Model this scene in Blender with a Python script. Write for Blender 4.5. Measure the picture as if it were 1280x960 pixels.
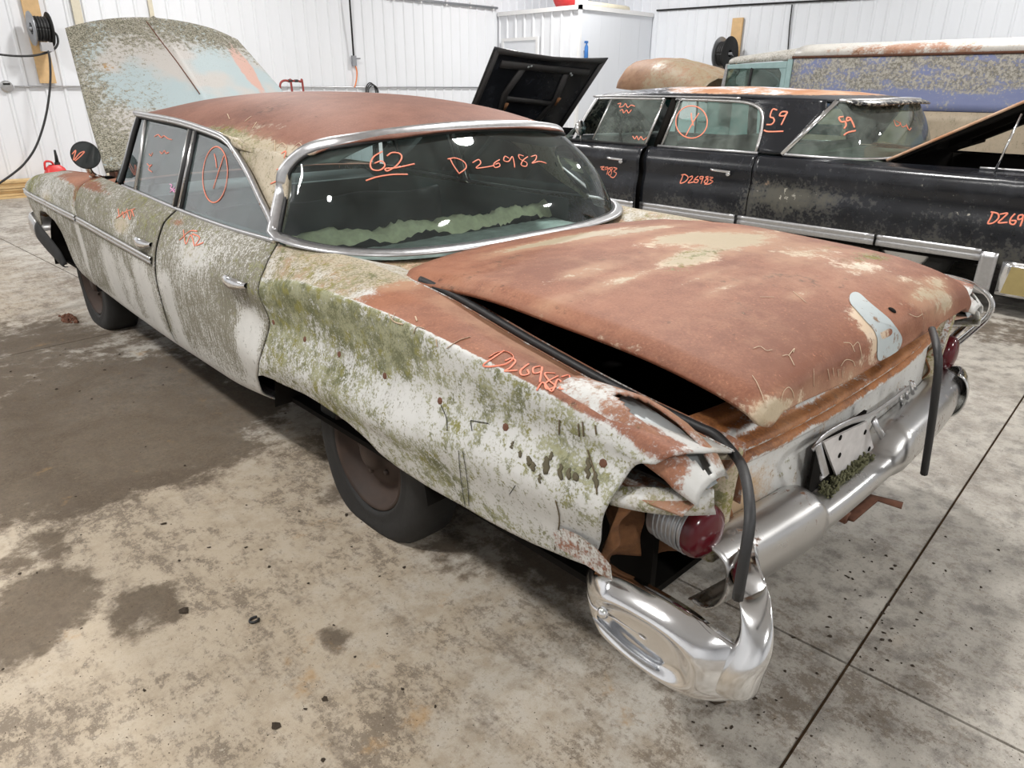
import bpy, math, random
import numpy as np
from mathutils import Vector, Matrix
from mathutils.bvhtree import BVHTree

random.seed(7); rng = np.random.RandomState(7)
SC = bpy.context.scene
COL = SC.collection
for o in list(bpy.data.objects): bpy.data.objects.remove(o)

# ------------------------------------------------------------------ camera
F_PX, YAW, PITCH, ROLL = 882.57, math.radians(43.983), math.radians(22.843), math.radians(0.382)
CAM = np.array([-1.9689, -0.4938, 1.4518])
_f = np.array([math.sin(YAW)*math.cos(PITCH), math.cos(YAW)*math.cos(PITCH), -math.sin(PITCH)])
_r = np.array([math.cos(YAW), -math.sin(YAW), 0.0]); _u = np.cross(_r, _f)
_c, _s = math.cos(ROLL), math.sin(ROLL)
_r, _u = _c*_r+_s*_u, -_s*_r+_c*_u
cd = bpy.data.cameras.new('camera'); cam = bpy.data.objects.new('camera', cd); COL.objects.link(cam)
cd.sensor_fit = 'HORIZONTAL'; cd.sensor_width = 36.0; cd.lens = F_PX*36/1280; cd.clip_start = 0.05; cd.clip_end = 100
cam.matrix_world = Matrix(((_r[0], _u[0], -_f[0], CAM[0]), (_r[1], _u[1], -_f[1], CAM[1]), (_r[2], _u[2], -_f[2], CAM[2]), (0, 0, 0, 1)))
SC.camera = cam
def ray(px, py): return _f+_r*(px-640)/F_PX+_u*(480-py)/F_PX
def at(px, py, ax, val):
    d = ray(px, py); t = (val-CAM[ax])/d[ax]; return CAM+t*d

# ------------------------------------------------------------------ world, lights, exposure
SC.view_settings.view_transform = 'Standard'; SC.view_settings.look = 'None'
SC.view_settings.gamma = 1.0; SC.view_settings.use_curve_mapping = False
SC.view_settings.exposure = 0.0
W = bpy.data.worlds.new('world'); SC.world = W; W.use_nodes = True
W.node_tree.nodes['Background'].inputs[0].default_value = (0.9, 0.95, 1, 1)
W.node_tree.nodes['Background'].inputs[1].default_value = 0.02
CEIL = 4.9
LAMP_W = 195.0
LAMPS = [(x, y) for x in (-3.4, 2.4, 8.4) for y in (-4.5, 2.2, 8.6)]
for i, (x, y) in enumerate(LAMPS):
    ld = bpy.data.lights.new('ceiling_lamp_light', 'AREA'); ld.shape = 'DISK'; ld.size = 0.5
    ld.energy = LAMP_W; ld.color = (1.0, 0.985, 0.96)
    lo = bpy.data.objects.new('ceiling_lamp_light', ld); COL.objects.link(lo); lo.location = (x, y, CEIL-0.16)

# ------------------------------------------------------------------ helpers: objects
def link(name, me, mat=None, parent=None, smooth=True):
    o = bpy.data.objects.new(name, me); COL.objects.link(o)
    if mat is not None: me.materials.append(mat)
    if smooth and len(me.polygons): me.polygons.foreach_set('use_smooth', [True]*len(me.polygons))
    if parent is not None:
        o.parent = parent
        if parent.type == 'EMPTY': o.matrix_parent_inverse = parent.matrix_basis.inverted()
    return o
def thing(name, label, cat, loc=(0, 0, 0), group=None):
    o = bpy.data.objects.new(name, None); COL.objects.link(o); o.location = loc
    o.matrix_basis = Matrix.Translation(loc); o.empty_display_size = 0.2
    return tag(o, label, cat, group)
def tag(o, label, cat, group=None):
    o['label'] = label; o['category'] = cat
    if group: o['group'] = group
    return o
def struct(o, label=None):
    o['kind'] = 'structure'
    if label: o['label'] = label
    return o
class MB:
    """collects geometry in world coordinates and links it as one mesh"""
    def __init__(s): s.v = []; s.f = []
    def add(s, v, f):
        n = len(s.v); s.v += [tuple(float(c) for c in p) for p in v]; s.f += [tuple(i+n for i in q) for q in f]; return s
    def box(s, lo, hi, rot=None, org=None):
        x0, y0, z0 = lo; x1, y1, z1 = hi
        v = [Vector(p) for p in ((x0, y0, z0), (x1, y0, z0), (x1, y1, z0), (x0, y1, z0), (x0, y0, z1), (x1, y0, z1), (x1, y1, z1), (x0, y1, z1))]
        if rot is not None:
            o = Vector(org if org is not None else ((x0+x1)/2, (y0+y1)/2, (z0+z1)/2)); v = [rot @ (p-o)+o for p in v]
        return s.add(v, [(0, 3, 2, 1), (4, 5, 6, 7), (0, 1, 5, 4), (1, 2, 6, 5), (2, 3, 7, 6), (3, 0, 4, 7)])
    def tube(s, pts, r, n=8, cap=True, flat=None):
        P = [Vector(p) for p in pts]; rs = r if hasattr(r, '__len__') else [r]*len(P)
        t = (P[1]-P[0]).normalized(); a = t.orthogonal().normalized()
        if flat is not None:
            a = (Vector(flat)-t*t.dot(Vector(flat))).normalized()
        v = []; k = 1.0 if flat is None else 0.35
        for i, p in enumerate(P):
            t = (P[min(i+1, len(P)-1)]-P[max(i-1, 0)])
            if t.length < 1e-9: t = Vector((0, 0, 1))
            t.normalize(); a = (a-t*t.dot(a))
            if a.length < 1e-6: a = t.orthogonal()
            a.normalize(); b = t.cross(a)
            for j in range(n):
                w = 2*math.pi*j/n; v.append(p+a*math.cos(w)*rs[i]*k+b*math.sin(w)*rs[i])
        f = [(i*n+j, i*n+(j+1) % n, (i+1)*n+(j+1) % n, (i+1)*n+j) for i in range(len(P)-1) for j in range(n)]
        if cap: f += [tuple(range(n-1, -1, -1)), tuple(range((len(P)-1)*n, len(P)*n))]
        return s.add(v, f)
    def lathe(s, prof, c, axis=(0, 0, 1), n=24, cap=False):
        ax = Vector(axis).normalized(); a = ax.orthogonal().normalized(); b = ax.cross(a); c = Vector(c); v = []
        for r, h in prof:
            for j in range(n):
                w = 2*math.pi*j/n; v.append(c+ax*h+(a*math.cos(w)+b*math.sin(w))*r)
        m = len(prof)
        f = [(i*n+j, i*n+(j+1) % n, (i+1)*n+(j+1) % n, (i+1)*n+j) for i in range(m-1) for j in range(n)]
        if cap: f += [tuple(range(n-1, -1, -1)), tuple(range((m-1)*n, m*n))]
        return s.add(v, f)
    def grid(s, P, close_u=False):
        P = np.asarray(P); a, b = P.shape[:2]
        f = [(i*b+j, ((i+1) % a)*b+j, ((i+1) % a)*b+j+1, i*b+j+1) for i in range(a if close_u else a-1) for j in range(b-1)]
        return s.add(P.reshape(-1, 3), f)
    def prism(s, poly, ax, a, b):
        """extrude polygon (2D points on the two other axes) along axis ax from a to b"""
        n = len(poly); v = []
        for w in (a, b):
            for p in poly:
                q = [p[0], p[1]]; q.insert(ax, w); v.append(q)
        return s.add(v, [tuple(range(n-1, -1, -1)), tuple(range(n, 2*n))]+[(i, (i+1) % n, n+(i+1) % n, n+i) for i in range(n)])
    def build(s, name, mat, parent=None, smooth=True, angle=None, bevel=0, solid=0, fix=True):
        me = bpy.data.meshes.new(name); me.from_pydata(s.v, [], s.f); me.update()
        if fix:
            import bmesh
            bm = bmesh.new(); bm.from_mesh(me); bmesh.ops.recalc_face_normals(bm, faces=bm.faces); bm.to_mesh(me); bm.free()
        o = link(name, me, mat, parent, smooth)
        if smooth and angle:
            try: me.set_sharp_from_angle(angle=math.radians(angle))
            except Exception: pass
        if bevel:
            m = o.modifiers.new('bevel', 'BEVEL'); m.width = bevel; m.segments = 2; m.limit_method = 'ANGLE'
        if solid:
            m = o.modifiers.new('solid', 'SOLIDIFY'); m.thickness = solid; m.offset = -1
        return o
def panel(name, P, mat, parent, out, thick=0.006, mask=None, close_u=False):
    """sheet of metal from a point grid; 'out' is a point well inside, faces look away from it"""
    P = np.asarray(P, float); a, b = P.shape[:2]
    f = []
    for i in range(a if close_u else a-1):
        for j in range(b-1):
            if mask is not None and mask[i, j]: continue
            f.append((i*b+j, ((i+1) % a)*b+j, ((i+1) % a)*b+j+1, i*b+j+1))
    V = P.reshape(-1, 3); s = 0.0; out = np.asarray(out, float)
    for q in f[::max(1, len(f)//200)]:
        n = np.cross(V[q[2]]-V[q[0]], V[q[3]]-V[q[1]]); s += n @ (V[q[0]]-out)
    if s < 0: f = [q[::-1] for q in f]
    me = bpy.data.meshes.new(name); me.from_pydata(V.tolist(), [], f); me.update()
    o = link(name, me, mat, parent)
    if thick:
        m = o.modifiers.new('solid', 'SOLIDIFY'); m.thickness = thick; m.offset = -1
    return o
def copy_tree(o, delta=(0, 0, 0), parent=None):
    c = o.copy(); COL.objects.link(c)
    if parent is not None: c.parent = parent
    for ch in o.children: copy_tree(ch, (0, 0, 0), c)
    if parent is None: c.matrix_basis = Matrix.Translation(delta) @ o.matrix_basis
    return c
# ------------------------------------------------------------------ helpers: curves
def pslope(x, Y):
    h = np.diff(x); shp = (-1,)+(1,)*(Y.ndim-1); d = np.diff(Y, axis=0)/h.reshape(shp); m = np.zeros_like(Y)
    m[0] = d[0]; m[-1] = d[-1]
    for i in range(1, len(x)-1):
        w1 = 2*h[i]+h[i-1]; w2 = h[i]+2*h[i-1]
        with np.errstate(all='ignore'):
            v = (w1+w2)/(w1/d[i-1]+w2/d[i])
        m[i] = np.where(d[i-1]*d[i] > 0, v, 0)
    return m
def pchip(x, Y, q):
    x = np.asarray(x, float); Y = np.asarray(Y, float); q = np.asarray(q, float); m = pslope(x, Y)
    i = np.clip(np.searchsorted(x, q)-1, 0, len(x)-2); h = x[i+1]-x[i]; t = np.clip((q-x[i])/h, 0, 1)
    e = (Ellipsis,)+(None,)*(Y.ndim-1); t = t[e]; h = h[e]
    return (2*t**3-3*t**2+1)*Y[i]+(t**3-2*t**2+t)*h*m[i]+(-2*t**3+3*t**2)*Y[i+1]+(t**3-t**2)*h*m[i+1]
def spl(pts, n, closed=False):
    P = np.asarray(pts, float)
    if closed: P = np.vstack([P[-1:], P, P[:2]])
    else: P = np.vstack([2*P[0]-P[1], P, 2*P[-1]-P[-2]])
    m = len(P)-3; T = np.linspace(0, m, n+1 if closed else n)[:n]
    i = np.clip(T.astype(int), 0, m-1); t = (T-i)[:, None]
    a, b, c, d = P[i], P[i+1], P[i+2], P[i+3]
    return 0.5*(2*b+(c-a)*t+(2*a-5*b+4*c-d)*t**2+(3*b-a-3*c+d)*t**3)
def mirror(P): Q = np.array(P, float); Q[..., 0] *= -1; return Q
def sst(a, b, x): t = np.clip((x-a)/(b-a), 0, 1); return t*t*(3-2*t)
# ------------------------------------------------------------------ helpers: placing on surfaces
_bvh = {}
def bvh(o):
    if o.name not in _bvh:
        _bvh[o.name] = BVHTree.FromPolygons([tuple(v.co) for v in o.data.vertices], [tuple(p.vertices) for p in o.data.polygons])
    return _bvh[o.name]
def hit(objs, px, py):
    best = None; d = Vector(ray(px, py)); L = d.length
    for o in (objs if isinstance(objs, (list, tuple)) else [objs]):
        h = bvh(o).ray_cast(Vector(CAM), d/L)
        if h[0] is not None and (best is None or h[3] < best[2]):
            n = h[1] if h[1].dot(d) < 0 else -h[1]
            best = (h[0], n, h[3])
    return best
def strokes(name, objs, lines, mat, parent, r=0.003, z=(0, 0, 1), smooth_n=5, label=None, lift=0.002):
    """paint marker strokes laid on a surface where the marks are"""
    m = MB()
    for L in lines:
        pts = np.array(L, float)
        q = spl(pts, max(4, smooth_n*len(pts))) if len(pts) > 2 else np.linspace(pts[0], pts[1], 7)
        run = []
        nn = Vector((0, 0, 1))
        for a in q:
            h = hit(objs, a[0], a[1])
            if h is None:
                continue
            run.append(h[0]+h[1]*lift); nn = h[1]
        if len(run) > 2: m.tube(run, r, n=6, flat=nn)
    if not m.v: return None
    o = m.build(name, mat, parent)
    if name in ('peeling_line', 'stain_run'): o['kind'] = 'stuff'
    if label: o['label'] = label
    return o
def zm(origin, scale, lines): return [[(origin[0]+x/scale, origin[1]+y/scale) for x, y in L] for L in lines]
def ell(cx, cy, rx, ry, tilt=0, n=26):
    return [(cx+rx*math.cos(a)*math.cos(tilt)-ry*math.sin(a)*math.sin(tilt), cy+rx*math.cos(a)*math.sin(tilt)+ry*math.sin(a)*math.cos(tilt)) for a in np.linspace(0, 2*math.pi*1.02, n)]

# ------------------------------------------------------------------ helpers: materials
class N:
    def __init__(s, name):
        s.m = bpy.data.materials.new(name); s.m.use_nodes = True; s.t = s.m.node_tree; s.t.nodes.clear()
        s.out = s.t.nodes.new('ShaderNodeOutputMaterial'); s.co = s.n('ShaderNodeTexCoord').outputs['Object']
    def n(s, kind, **kw):
        k = s.t.nodes.new(kind)
        for a, v in kw.items(): setattr(k, a, v)
        return k
    def put(s, sock, v):
        if isinstance(v, bpy.types.NodeSocket): s.t.links.new(v, sock)
        elif isinstance(v, (tuple, list)) and sock.type == 'RGBA': sock.default_value = (v[0], v[1], v[2], 1)
        else: sock.default_value = v
    def math(s, op, a, b=0.0, c=None, clamp=False):
        k = s.n('ShaderNodeMath', operation=op, use_clamp=clamp); s.put(k.inputs[0], a); s.put(k.inputs[1], b)
        if c is not None: s.put(k.inputs[2], c)
        return k.outputs[0]
    def noise(s, scale, detail=5, rough=0.6, stretch=None, dist=0.0, seed=0.0, col=False):
        v = s.co
        if stretch is not None or seed:
            mp = s.n('ShaderNodeMapping'); s.put(mp.inputs['Vector'], v); mp.inputs['Scale'].default_value = stretch or (1, 1, 1)
            mp.inputs['Location'].default_value = (seed, seed*1.7, -seed); v = mp.outputs[0]
        k = s.n('ShaderNodeTexNoise'); s.put(k.inputs['Vector'], v); k.inputs['Scale'].default_value = scale
        k.inputs['Detail'].default_value = detail; k.inputs['Roughness'].default_value = rough; k.inputs['Distortion'].default_value = dist
        return k.outputs[1 if col else 0]
    def voro(s, scale, feature='F1', out=0, rand=1.0):
        k = s.n('ShaderNodeTexVoronoi', feature=feature); s.put(k.inputs['Vector'], s.co); k.inputs['Scale'].default_value = scale
        k.inputs['Randomness'].default_value = rand
        return k.outputs[out]
    def step(s, x, a, b):
        k = s.n('ShaderNodeMapRange', interpolation_type='SMOOTHSTEP'); s.put(k.inputs[0], x)
        k.inputs[1].default_value = a; k.inputs[2].default_value = b; return k.outputs[0]
    def mix(s, f, a, b, mode='MIX'):
        k = s.n('ShaderNodeMix', data_type='RGBA', blend_type=mode); s.put(k.inputs[0], f); s.put(k.inputs[6], a); s.put(k.inputs[7], b); return k.outputs[2]
    def lerp(s, f, a, b):
        k = s.n('ShaderNodeMix', data_type='FLOAT'); s.put(k.inputs[0], f); s.put(k.inputs[2], a); s.put(k.inputs[3], b); return k.outputs[0]
    def attr(s, name='wear'):
        k = s.n('ShaderNodeAttribute', attribute_name=name); q = s.n('ShaderNodeSeparateColor'); s.put(q.inputs[0], k.outputs['Color']); return q.outputs[0], q.outputs[1], q.outputs[2], k.outputs['Alpha']
    def xyz(s):
        k = s.n('ShaderNodeSeparateXYZ'); s.put(k.inputs[0], s.co); return k.outputs
    def bsdf(s, col, rough=0.6, metal=0.0, bump=None, bs=0.3, bd=0.01, spec=0.5, coat=0.0, emit=None, es=0.0):
        b = s.n('ShaderNodeBsdfPrincipled'); s.put(b.inputs['Base Color'], col); s.put(b.inputs['Roughness'], rough); s.put(b.inputs['Metallic'], metal)
        s.put(b.inputs['Specular IOR Level'], spec); s.put(b.inputs['Coat Weight'], coat)
        if emit is not None: s.put(b.inputs['Emission Color'], emit); b.inputs['Emission Strength'].default_value = es
        if bump is not None:
            k = s.n('ShaderNodeBump'); k.inputs['Strength'].default_value = bs; k.inputs['Distance'].default_value = bd; s.put(k.inputs['Height'], bump); s.put(b.inputs['Normal'], k.outputs[0])
        return b.outputs[0]
    def done(s, sh): s.t.links.new(sh, s.out.inputs[0]); return s.m
def simple(name, col, rough=0.6, metal=0.0, var=0.15, scale=20, bump=0.0, spec=0.5, coat=0.0):
    n = N(name); a = n.noise(scale, 5); c = n.mix(a, tuple(x*(1-var) for x in col), tuple(min(1, x*(1+var)) for x in col))
    r = n.math('ADD', n.math('MULTIPLY', a, 0.2), rough-0.1, clamp=True)
    return n.done(n.bsdf(c, r, metal, a if bump else None, bump, 0.01, spec, coat))
def chrome(name, col=(0.78, 0.79, 0.8), rough=0.12, spots=0.35, rust=(0.16, 0.07, 0.03)):
    n = N(name); a = n.noise(45, 6, 0.7); b = n.noise(6, 4, seed=3.0); k = n.step(n.math('ADD', a, n.math('MULTIPLY', b, 0.6)), 1.16-spots*0.5, 1.3-spots*0.5)
    hz = n.noise(9, 5, seed=5.0)
    c = n.mix(k, n.mix(n.math('MULTIPLY', hz, 0.35), col, (0.55, 0.53, 0.5)), rust); r = n.lerp(k, n.math('ADD', n.math('MULTIPLY', hz, 0.2), rough-0.05), 0.8)
    return n.done(n.bsdf(c, r, n.lerp(k, 1.0, 0.0), a, 0.05, 0.004))
def glass(name, tint=(0.62, 0.72, 0.70), dirt=0.25, dirtcol=(0.36, 0.40, 0.36), refl=0.07, seed=0.0, attr=False):
    n = N(name); tr = n.n('ShaderNodeBsdfTransparent'); n.put(tr.inputs[0], tint)
    gl = n.n('ShaderNodeBsdfGlossy'); gl.inputs['Roughness'].default_value = 0.03
    lw = n.n('ShaderNodeFresnel'); lw.inputs[0].default_value = 1.5
    f = n.math('ADD', n.math('MULTIPLY', lw.outputs[0], 1.0), refl-0.03, clamp=True)
    m = n.n('ShaderNodeMixShader'); n.put(m.inputs[0], f); n.put(m.inputs[1], tr.outputs[0]); n.put(m.inputs[2], gl.outputs[0])
    a = n.noise(5, 6, 0.65, seed=seed+1); b = n.noise(120, 4, 0.6, seed=seed)
    d = n.math('MULTIPLY', n.step(n.math('ADD', a, n.math('MULTIPLY', b, 0.35)), 0.35, 1.0), dirt*1.6, clamp=True)
    if attr: d = n.math('ADD', d, n.math('MULTIPLY', n.step(n.math('ADD', n.attr()[0], n.math('MULTIPLY', n.math('SUBTRACT', a, 0.5), 1.2)), 0.4, 1.0), 0.22), clamp=True)
    df = n.n('ShaderNodeBsdfDiffuse'); n.put(df.inputs[0], dirtcol)
    m2 = n.n('ShaderNodeMixShader'); n.put(m2.inputs[0], d); n.put(m2.inputs[1], m.outputs[0]); n.put(m2.inputs[2], df.outputs[0])
    return n.done(m2.outputs[0])
def patina(name, paint=(0.62, 0.62, 0.60), rustA=(0.20, 0.074, 0.040), rustB=(0.335, 0.142, 0.080), gr=(0.16, 0.145, 0.10), mossA=(0.115, 0.12, 0.045), mossB=(0.33, 0.33, 0.20), seed=0.0, gloss=0.42, streak=(95, 95, 11), tan=(0.37, 0.305, 0.205)):
    """weathered paint: wear.R rust, wear.G moss and lichen, wear.B dark streaky grime, alpha tan dirt"""
    n = N(name); R, G, B, A = n.attr()
    n1 = n.noise(4.5, 8, 0.62, seed=seed+1); n2 = n.noise(34, 7, 0.68, seed=seed+2); n3 = n.noise(150, 4, 0.65, seed=seed+3); n0 = n.noise(1.6, 4, 0.5, seed=seed+4)
    st = n.noise(1.0, 7, 0.68, stretch=streak, seed=seed+5); n4 = n.noise(14, 6, 0.65, seed=seed+6)
    c1 = n.math('SUBTRACT', n1, 0.5); c2 = n.math('SUBTRACT', n2, 0.5); c3 = n.math('SUBTRACT', n3, 0.5); cs = n.math('SUBTRACT', st, 0.5); c4 = n.math('SUBTRACT', n4, 0.5)
    def S(base, *tw):
        v = base
        for t, w in tw: v = n.math('ADD', v, n.math('MULTIPLY', t, w))
        return v
    pc = n.mix(n.step(n1, 0.35, 0.7), paint, tuple(x*0.84 for x in paint))
    pc = n.mix(n.step(S(n3, (c2, 1.4)), 0.66, 0.8), pc, tuple(x*0.45 for x in paint))
    tf = n.step(S(A, (c1, 0.9), (c2, 0.9), (c3, 0.5)), 0.3, 0.75); col = n.mix(n.math('MULTIPLY', tf, 0.85), pc, n.mix(n2, tan, tuple(x*1.35 for x in tan)))
    gf = n.step(S(B, (cs, 1.3), (c1, 0.7), (c3, 1.5), (c2, .5)), 0.34, 0.74); col = n.mix(n.math('MULTIPLY', gf, 0.9), col, n.mix(n3, tuple(x*0.55 for x in gr), tuple(x*1.5 for x in gr)))
    rf = n.step(S(R, (c1, 0.95), (c4, 0.9), (c2, 0.9), (c3, 0.5)), 0.34, 0.64)
    rc = n.mix(n.step(S(n0, (c4, 0.5), (c3, 0.5)), 0.3, 0.75), rustA, rustB); rc = n.mix(n.step(S(n3, (c2, 0.8)), 0.6, 0.9), rc, tuple(x*1.45 for x in rustB))
    rc = n.mix(n.step(S(n2, (c1, 0.8)), 0.62, 0.8), rc, tuple(x*0.45 for x in rustA))
    du = n.math('MULTIPLY', n.step(S(A, (c1, 1.0), (c4, 0.7)), 0.1, 0.8), 0.55); rc = n.mix(du, rc, (0.47, 0.29, 0.18)); col = n.mix(rf, col, rc)
    mf = n.step(S(G, (c2, 1.6), (c1, 1.0), (c3, 1.3)), 0.44, 0.72); mc = n.mix(n.step(S(n3, (c4, 1.2)), 0.35, 0.65), mossA, mossB); mc = n.mix(n.step(n.noise(22, 3, 0.5, seed=seed+9), 0.52, 0.66), mc, (0.21, 0.2, 0.045))
    col = n.mix(n.math('MULTIPLY', mf, 0.92), col, mc)
    rough = n.lerp(rf, gloss, 0.62); rough = n.lerp(mf, rough, 0.95); rough = n.lerp(gf, rough, 0.85)
    bump = S(n.math('MULTIPLY', n3, 0.4), (n2, 0.5), (mf, 0.7), (gf, 0.25))
    return n.done(n.bsdf(col, rough, 0.0, bump, 0.35, 0.004, 0.45))
def wear(o, fn):
    me = o.data; V = np.empty(len(me.vertices)*3); me.vertices.foreach_get('co', V); V = V.reshape(-1, 3)
    C = np.clip(np.stack(fn(V), -1), 0, 1).astype(np.float32); a = me.attributes.new('wear', 'FLOAT_COLOR', 'POINT'); a.data.foreach_set('color', C.ravel())
def blob(V, c, r, w=1.0):
    r = np.asarray(r if hasattr(r, '__len__') else (r, r, r), float); d = ((V-np.asarray(c, float))/r); return w*np.exp(-(d*d).sum(1)*1.2)
def pblob(o, V, items):
    """sum of patches whose middles are given by where they sit on the panel"""
    s = np.zeros(len(V))
    for px, py, r, w in items:
        h = hit(o, px, py)
        if h: s += blob(V, h[0], [1.35*q for q in r] if hasattr(r, '__len__') else r, w)
    return s

# ------------------------------------------------------------------ materials
M = {}
M['chrome'] = chrome('chrome'); M['chrome_old'] = chrome('old_chrome', (0.55, 0.55, 0.55), 0.25, 0.5)
M['chrome_clean'] = chrome('bright_chrome', (0.85, 0.86, 0.88), 0.06, 0.05)
M['alu'] = simple('aluminium_trim', (0.5, 0.5, 0.51), 0.35, 0.9, 0.2, 60)
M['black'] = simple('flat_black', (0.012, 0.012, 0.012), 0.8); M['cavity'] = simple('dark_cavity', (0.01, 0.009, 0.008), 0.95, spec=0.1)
M['rubber'] = simple('black_rubber', (0.02, 0.02, 0.021), 0.55, 0, 0.3, 60, 0.1)
M['tire'] = simple('tire_rubber', (0.011, 0.0105, 0.010), 0.75, 0, 0.5, 25, 0.25)  # black deepened to carry the shade under the wheel arches
M['rim'] = simple('rusty_wheel_steel', (0.04, 0.024, 0.017), 0.75, 0, 0.8, 10, 0.2)  # rust brown with the arch shade darkened into it
M['marker'] = simple('orange_paint_marker', (0.85, 0.27, 0.17), 0.6, 0, 0.1); M['marker_pink'] = simple('pink_paint_marker', (0.82, 0.38, 0.62), 0.6)
M['glass_back'] = glass('rear_glass', (0.74, 0.85, 0.83), 0.07, (0.26, 0.33, 0.31), 0.05, attr=True); M['glass_side'] = glass('side_glass', (0.74, 0.88, 0.88), 0.14, (0.36, 0.46, 0.47), 0.20, 4.0)
M['glass_blk'] = glass('black_car_glass', (0.62, 0.74, 0.70), 0.22, (0.36, 0.42, 0.38), 0.08, 8.0)
M['lens'] = simple('red_lens', (0.085, 0.004, 0.009), 0.2, 0, 0.2, 8, spec=0.45)
M['galv'] = simple('grey_sheet_metal', (0.42, 0.45, 0.46), 0.45, 0.4, 0.25, 14)
M['vinyl'] = simple('dark_vinyl', (0.035, 0.04, 0.042), 0.5, 0, 0.4, 8); M['teal'] = simple('teal_trim', (0.05, 0.35, 0.38), 0.6, 0, 0.25, 10); M['headliner'] = simple('headliner', (0.12, 0.13, 0.12), 0.9)
M['foam'] = simple('torn_foam', (0.80, 0.72, 0.46), 0.95, 0, 0.45, 30, 0.6); M['shelf'] = simple('shelf_board', (0.10, 0.13, 0.11), 0.9, 0, 0.7, 9, 0.3)
M['wood'] = simple('pale_wood', (0.60, 0.40, 0.20), 0.7, 0, 0.25, 12); M['wood2'] = simple('yellow_lumber', (0.66, 0.47, 0.23), 0.7, 0, 0.3, 8)
M['red'] = simple('red_plastic', (0.62, 0.03, 0.03), 0.4); M['redsteel'] = simple('red_painted_tube', (0.26, 0.04, 0.035), 0.5); M['white'] = simple('white_enamel', (0.78, 0.78, 0.78), 0.4, 0, 0.05); M['steel'] = simple('grey_steel', (0.33, 0.34, 0.36), 0.4, 0.6)
M['blue'] = simple('blue_plastic', (0.03, 0.14, 0.4), 0.4); M['orange_hose'] = simple('orange_hose', (0.8, 0.22, 0.05), 0.5); M['cream'] = simple('cream_plastic', (0.62, 0.57, 0.45), 0.5)
M['plate'] = simple('white_plate', (0.55, 0.53, 0.52), 0.6, 0, 0.3, 30); M['rustsolid'] = simple('rusty_iron', (0.14, 0.06, 0.035), 0.9, 0, 0.6, 30, 0.5); M['rustorange'] = simple('orange_rust_steel', (0.17, 0.075, 0.03), 0.9, 0, 0.95, 22, 0.8)
M['tar'] = simple('brown_tar', (0.10, 0.085, 0.05), 0.85, 0, .5, 60); M['crumb'] = simple('dirt', (0.05, 0.035, 0.022), 0.95, 0, 0.6, 60, 0.5); M['line'] = simple('pale_paint_flake', (0.55, 0.42, 0.29), 0.7); M['moss'] = simple('moss_clump', (0.13, 0.13, 0.07), 0.95, 0, 0.6, 60, 0.6)
M['body'] = patina('weathered_white_paint'); M['deck'] = patina('rusted_top_paint', paint=(0.64, 0.50, 0.36), seed=20); M['roof'] = patina('rusted_roof_paint', paint=(0.52, 0.45, 0.34), seed=24, rustA=(0.155, 0.062, 0.04), rustB=(0.255, 0.115, 0.078))
M['door'] = patina('grimy_door_paint', paint=(0.60, 0.59, 0.56), seed=30, gr=(0.15, 0.135, 0.09))
def wall_mat(name, c):
    n = N(name); a = n.noise(0.8, 4); b = n.noise(6, 5, stretch=(1, 1, 0.15)); col = n.mix(n.math('MULTIPLY', b, 0.5), c, tuple(x*0.86 for x in c)); col = n.mix(n.math('MULTIPLY', a, 0.15), col, (0.62, 0.6, 0.56))
    return n.done(n.bsdf(col, 0.38, 0.0, spec=0.45))
M['wall'] = wall_mat('white_steel_cladding', (0.80, 0.82, 0.86)); M['ceil'] = wall_mat('ceiling_liner', (0.72, 0.73, 0.75)); M['wall2'] = wall_mat('smooth_white_cladding', (0.74, 0.77, 0.82))
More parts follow.
